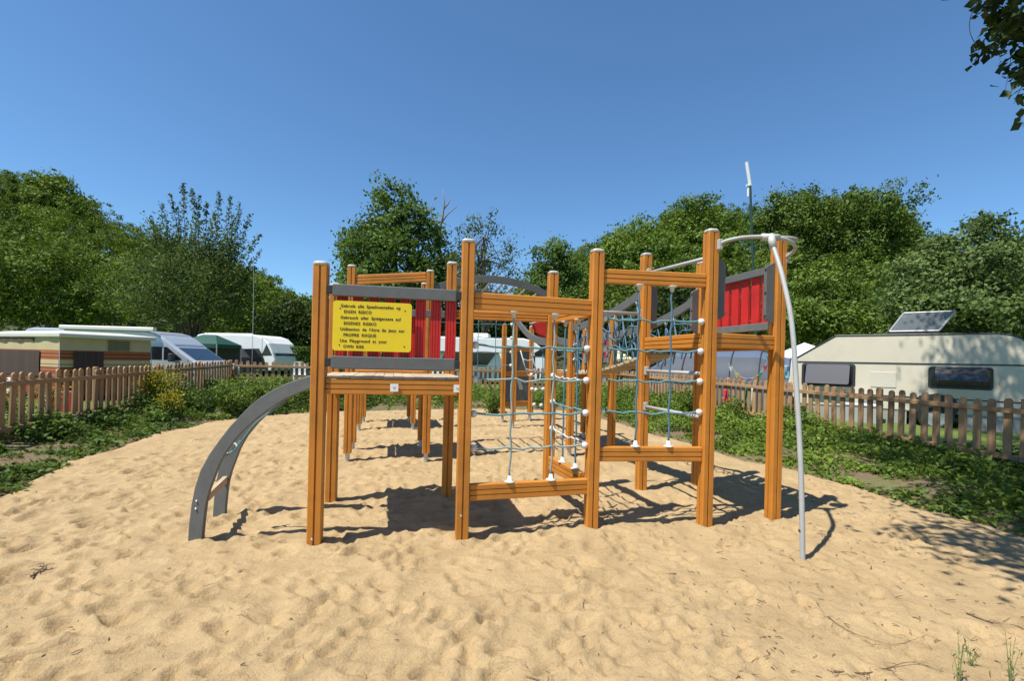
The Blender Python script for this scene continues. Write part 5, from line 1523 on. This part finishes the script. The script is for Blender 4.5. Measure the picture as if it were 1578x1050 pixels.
for y_ in (0.12, 1.88):
    MB().ball((6.25, y_ + (0.12 if y_ < 1 else -0.12), 0.86), 0.14, 12, 8, (0.5, 1, 0.7)).build('headlight', mat('lamp_glass', (0.7, 0.72, 0.72), 0.1), van, True)
wheel(van, 1.2, 0.06, 0.33, 0.33); wheel(van, 5.3, 0.06, 0.33, 0.33)

# green pavilion
gp_ = P(322, 560, 22.0)
gt = thing('pavilion_tent', 'dark green pavilion tent between the campervan and the white caravan', 'tent', (gp_.x, 22.0, 0))
M_green = mat('green_canvas', (0.008, 0.06, 0.042), 0.7, 0.1, 3)
mb = MB(); w_ = 0.95
vs = [(-w_, -w_, 1.80), (w_, -w_, 1.80), (w_, w_, 1.80), (-w_, w_, 1.80), (-0.3, 0, 2.25), (0.3, 0, 2.25)] + [(-w_, -w_, 1.62), (w_, -w_, 1.62), (w_, w_, 1.62), (-w_, w_, 1.62)]
mb.add(vs, [(0, 1, 5, 4), (1, 2, 5), (2, 3, 4, 5), (3, 0, 4), (6, 7, 1, 0), (7, 8, 2, 1), (8, 9, 3, 2), (9, 6, 0, 3)]).build('roof', M_green, gt)
for x_ in (-w_, w_):
    for y_ in (-w_, w_): MB().tube([(x_, y_, 0), (x_, y_, 1.8)], 0.025, 6).build('leg', M_steel, gt)
MB().box((-w_ + 0.03, w_ - 0.06, 0), (w_ - 0.03, w_ - 0.03, 1.75)).build('back_wall', mat('grey_awning_cloth', (0.06, 0.065, 0.07), 0.9), gt)

# white rounded caravan, left of the hedge
wc0 = P(300, 560, 26.0)
wc = thing('caravan', 'white rounded caravan with dark arched awning beyond the back fence corner', 'caravan', (wc0.x, 26.0, 0), None, math.radians(-10))
pr = [(0, 0.5), (0, 2.2), (0.12, 2.40), (0.4, 2.46), (3.7, 2.44), (4.2, 2.30), (4.55, 2.0), (4.8, 1.5), (4.95, 1.1), (4.9, 0.7), (4.7, 0.5)]
MB().prism(pr, 'y', 0, 2.2).build('body', M_white, wc, bevel=0.06)
MB().prism([(0.7, 0.4), (0.7, 1.75), (1.3, 2.0), (2.2, 1.98), (3.0, 1.70), (3.5, 1.2), (3.75, 0.6), (3.75, 0.4)], 'y', -0.9, -0.02).build('awning', mat('charcoal_awning', (0.035, 0.036, 0.038), 0.85, 0.2, 2), wc)
MB().prism([(3.55, 0.6), (3.35, 1.2), (2.95, 1.66), (4.0, 1.70), (4.3, 1.2), (4.5, 0.6)], 'y', -0.03, -0.004).build('side_window', M_dark, wc)
slope(4.45, 1.98, 4.86, 1.32, 0.2, 2.0, 0.035, 'front_window', M_dark, wc)
MB().prism([(4.15, 1.32), (4.45, 1.95), (4.80, 1.35)], 'y', -0.012, -0.003).build('corner_window', M_dark, wc)
MB().box((0.4, 0.2, 2.45), (3.4, 0.32, 2.52)).build('awning_rail', M_white, wc)
wheel(wc, 2.3, 0.1, 0.32, 0.32)
# white caravan in the middle
mc0 = P(640, 560, 23.5)
mc = thing('caravan', 'long white caravan with dark slanted windows behind the middle of the frame', 'caravan', (mc0.x, 23.5, 0), None, math.radians(-4))
pr = [(0.1, 0.45), (0, 1.0), (0.15, 2.1), (0.5, 2.45), (1.0, 2.5), (5.4, 2.5), (5.9, 2.38), (6.3, 2.05), (6.5, 1.5), (6.5, 0.9), (6.3, 0.45)]
MB().prism(pr, 'y', 0, 2.2).build('body', M_white, mc, bevel=0.06)
MB().box((2.75, 0.5, 2.48), (3.6, 1.5, 2.74)).build('air_vent', M_white, mc, bevel=0.05)
MB().prism([(1.2, 1.05), (1.5, 1.70), (4.05, 1.70), (3.6, 1.05)], 'y', -0.02, -0.004).build('window', M_dark, mc)
MB().prism([(4.3, 0.8), (4.75, 1.65), (6.0, 1.65), (6.0, 0.8)], 'y', -0.02, -0.004).build('window', M_dark, mc)
MB().prism([(5.95, 1.78), (6.0, 1.62), (6.45, 1.62), (6.3, 2.0)], 'y', -0.02, -0.004).build('corner_window', M_dark, mc)
MB().prism([(1.1, 1.72), (4.2, 1.72), (4.2, 1.76), (1.1, 1.76)], 'y', -0.5, -0.004).build('canopy', mat('grey_canopy', (0.10, 0.10, 0.10), 0.7), mc)
wheel(mc, 3.2, 0.1, 0.32, 0.32)

# blue tunnel tent
tn = P(1000, 560, 16.4)
tb = thing('tunnel_tent', 'blue grey tunnel tent with dark ribs behind the right fence', 'tent', (tn.x, 16.4, 0.0), None, math.radians(-33))
M_tent = mat('pale_blue_tent_fabric', (0.085, 0.115, 0.175), 0.55, 0.08, 1.2, 0.15, 3)
M_tent2 = mat('slate_tent_fabric', (0.055, 0.065, 0.085), 0.7, 0.1, 2)
LT = 4.3
def arch(x):
    t = x / LT
    h = 1.90 * min(1, 0.62 + 1.5 * t) if t < 0.25 else 1.88
    if t > 0.8: h = 1.88 - 0.25 * (t - 0.8) / 0.2
    return 1.35, h
def tent_strip(a0, a1, nm, m, grow=0.0):
    nx, na = 24, 10; vs = []; fs = []
    for i in range(nx + 1):
        x = LT * i / nx; w, h = arch(x); rib = 0.02 * abs(math.sin(i / nx * math.pi * 5))
        for j in range(na + 1):
            a = math.radians(a0 + (a1 - a0) * j / na)
            vs.append((x, -math.cos(a) * (w - rib + grow), max(0, math.sin(a)) ** 0.75 * (h - rib + grow)))
    for i in range(nx):
        for j in range(na):
            q = i * (na + 1) + j; fs.append((q, q + na + 1, q + na + 2, q + 1))
    return MB().add(vs, fs).build(nm, m, tb, True)
tent_strip(0, 58, 'side_panel', M_tent2); tent_strip(58, 122, 'roof_panel', M_tent); tent_strip(122, 180, 'side_panel', M_tent2)
for x_ in (0.02, LT * 0.16, LT * 0.32, LT * 0.48, LT * 0.64, LT * 0.82, LT - 0.02):
    w, h = arch(x_); MB().tube([(x_, -math.cos(math.radians(a)) * (w + 0.012), max(0, math.sin(math.radians(a))) ** 0.75 * (h + 0.012)) for a in range(0, 181, 12)], 0.016, 6).build('pole_sleeve', M_trim, tb)
for x_ in (0.0, LT):
    w, h = arch(x_); po = [(-math.cos(math.radians(a)) * (w - 0.01), max(0, math.sin(math.radians(a))) ** 0.75 * (h - 0.01)) for a in range(0, 181, 12)]
    MB().prism(po, 'x', x_ - 0.01, x_ + 0.01).build('end_panel', M_tent2, tb)
w, h = arch(LT)
MB().tube([(LT + 0.03, -math.cos(math.radians(a)) * (w + 0.02), max(0, math.sin(math.radians(a))) ** 0.75 * (h + 0.02)) for a in range(0, 181, 10)], 0.03, 6).build('pole_sleeve', mat('pale_sleeve', (0.35, 0.36, 0.37), 0.6), tb)
MB().prism([(-0.55, 0.02), (0.55, 0.02), (0.50, 1.0), (0.30, 1.35), (-0.30, 1.35), (-0.50, 1.0)], 'x', LT + 0.012, LT + 0.02).build('door_panel', M_trim, tb)
# bunting and things hung on the fence
bt = thing('bunting', 'string of small coloured pennants hanging in front of the blue tent', 'bunting', P(1150, 590, 11.5) * 1.0)
bb = bt.location.copy()
path = spline([P(1122, 560, 11.8), P(1132, 572, 11.7), P(1146, 583, 11.6), P(1162, 582, 11.5), P(1174, 572, 11.4), P(1183, 555, 11.3), P(1186, 535, 11.2)], 4)
MB().tube([p - bb for p in path], 0.005, 4).build('cord', M_rope_l, bt)
COLS = [(0.5, 0.03, 0.03), (0.6, 0.45, 0.03), (0.05, 0.12, 0.4), (0.03, 0.25, 0.08), (0.6, 0.6, 0.58), (0.55, 0.2, 0.02)]
for k in (2, 5, 7, 10, 13, 15, 18, 21):
    p = path[k] - bb
    MB().prism([(p.x - 0.055, p.z), (p.x + 0.055, p.z), (p.x, p.z - 0.14)], 'y', p.y - 0.002, p.y + 0.002).build('pennant', mat('pennant_%d' % (k * 5 % 6), COLS[k * 5 % 6], 0.8), bt)
def cloth(px, py0, py1, D, w, col, label, name, cat):
    a, b = P(px, py0, D), P(px, py1, D)
    mb = MB(); vs = []; fs = []; n = 8
    for i in range(n + 1):
        z = (a.z - b.z) * (1 - i / n)
        for j in range(5): vs.append((-w / 2 + w * j / 4 * (1 - 0.15 * i / n), 0.025 * math.sin(j * 1.9 + i * 0.5), z))
    for i in range(n):
        for j in range(4): q = i * 5 + j; fs.append((q, q + 1, q + 6, q + 5))
    o = mb.add(vs, fs).build(name, mat('cloth_' + name, col, 0.85), None, True)
    sd = o.modifiers.new('thick', 'SOLIDIFY'); sd.thickness = 0.006
    o.location = (b.x, D, b.z); tag(o, label, cat)
cloth(1118, 600, 622, 11.45, 0.10, (0.55, 0.03, 0.05), 'red cloth hanging behind the right picket fence', 'red_cloth', 'cloth')
cloth(1148, 596, 626, 11.3, 0.12, (0.05, 0.22, 0.10), 'green cloth hanging behind the right picket fence', 'green_cloth', 'cloth')
cloth(1159, 598, 630, 11.2, 0.14, (0.62, 0.61, 0.58), 'white towel hanging behind the right picket fence', 'white_towel', 'towel')
cloth(1210, 563, 585, 11.3, 0.22, (0.25, 0.42, 0.55), 'pale blue towel hanging right of the tall right post', 'blue_towel', 'towel')
cloth(358, 570, 582, 13.75, 0.07, (0.55, 0.09, 0.02), 'small orange cloth tied at the left back fence corner', 'orange_cloth', 'cloth')

# antenna mast
am = P(1166, 560, 17.0)
mt = thing('antenna_mast', 'tall green pole with white antenna behind the right tower', 'mast', (am.x, 17.0, 0))
def mq(x, y): return P(x, y, 17.0) - Vector((am.x, 17.0, 0))
MB().tube([mq(1166, 640), mq(1163, 480), mq(1156, 284)], [0.055, 0.05, 0.04], 8).build('pole', mat('green_pole', (0.012, 0.05, 0.034), 0.5), mt)
MB().tube([mq(1156, 286), mq(1150.5, 250)], 0.06, 10).build('antenna', M_white, mt)
MB().tube([mq(1153, 303), mq(1153, 290)], 0.04, 8).tube([mq(1150, 286), mq(1158, 286)], 0.045, 8).build('clamp', M_white, mt)
# thin poles far left
for (x, y0, y1, D, r, lb) in ((388, 575, 398, 25.0, 0.016, 'thin grey flagpole in front of the cherry tree'),):
    a, b = P(x, y0, D), P(x + 3, y1, D)
    t_ = thing('flagpole', lb, 'pole', (a.x, D, 0.0))
    MB().tube([(0, 0, -0.1), (0, 0, (b.z) * 0.6), (b.x - a.x, 0, b.z)], [r, r * 0.8, r * 0.5], 6).build('shaft', M_steel, t_)
    MB().ball((b.x - a.x, 0, b.z), r * 1.2, 8, 5).build('finial', M_steel, t_, True)
a, b = P(172, 545, 36.0), P(172, 487, 36.0)
lp = thing('street_lamp', 'small street lamp in front of the wood above the trailer tent', 'street lamp', (a.x, 36.0, 0))
MB().tube([(0, 0, 0), (0, 0, b.z - 0.1), (0.1, 0, b.z)], [0.05, 0.04, 0.035], 6).build('post', M_steel, lp)
MB().box((0.08, -0.1, b.z - 0.03), (0.65, 0.1, b.z + 0.05)).build('lamp_head', M_white, lp, bevel=0.02)
# yellow parasol far behind the rope bridge
yp = P(952, 560, 21.0)
ypt = thing('parasol', 'pale yellow parasol beyond the fence seen under the rope bridge', 'parasol', (yp.x, 21.0, 0))
n_ = 8; vs = [(0, 0, 1.95)] + [(0.75 * math.cos(2 * math.pi * k / n_), 0.75 * math.sin(2 * math.pi * k / n_), 1.58) for k in range(n_)] + [(0.75 * math.cos(2 * math.pi * k / n_), 0.75 * math.sin(2 * math.pi * k / n_), 1.46) for k in range(n_)]
MB().add(vs, [(0, 1 + k, 1 + (k + 1) % n_) for k in range(n_)] + [(1 + k, 9 + k, 9 + (k + 1) % n_, 1 + (k + 1) % n_) for k in range(n_)]).build('canopy', mat('pale_yellow_cloth', (0.68, 0.60, 0.28), 0.8), ypt)
MB().tube([(0, 0, 0), (0, 0, 1.98)], 0.025, 6).build('pole', M_white, ypt)
# white gazebo peak behind the cream caravan
wg = P(1245, 560, 17.5)
wgt = thing('gazebo_tent', 'white gazebo peak left of the cream caravan roof', 'tent', (wg.x, 17.5, 0))
w_ = 0.95
MB().add([(-w_, -w_, 1.75), (w_, -w_, 1.75), (w_, w_, 1.75), (-w_, w_, 1.75), (-0.15, 0, 2.32), (-w_, -w_, 1.5), (w_, -w_, 1.5), (w_, w_, 1.5), (-w_, w_, 1.5)],
         [(0, 1, 4), (1, 2, 4), (2, 3, 4), (3, 0, 4), (5, 6, 1, 0), (6, 7, 2, 1), (7, 8, 3, 2), (8, 5, 0, 3)]).build('roof', mat('white_canvas', (0.76, 0.76, 0.76), 0.8), wgt)
for x_ in (-w_, w_):
    for y_ in (-w_, w_): MB().tube([(x_, y_, 0), (x_, y_, 1.75)], 0.025, 6).build('leg', M_white, wgt)
# white garden chair
gc = P(462, 560, 19.0)
ch = thing('garden_chair', 'white plastic garden chair beyond the back fence by the hedge', 'chair', (gc.x, 19.0, 0.15), None, 0.5)
M_pl = mat('white_plastic', (0.78, 0.78, 0.78), 0.4)
MB().box((-0.26, -0.25, 0.42), (0.26, 0.25, 0.46)).build('seat', M_pl, ch, bevel=0.015)
MB().prism([(-0.26, 0.46), (0.26, 0.46), (0.24, 0.85), (0.12, 0.98), (-0.12, 0.98), (-0.24, 0.85)], 'y', 0.23, 0.26).build('backrest', M_pl, ch)
for x_ in (-0.24, 0.24):
    MB().tube([(x_, -0.22, 0.46), (x_, -0.22, 0.66), (x_, 0.2, 0.68)], 0.02, 6).build('armrest', M_pl, ch)
    for y_ in (-0.22, 0.22): MB().tube([(x_, y_, 0), (x_ * 0.95, y_, 0.44)], 0.022, 6).build('leg', M_pl, ch)
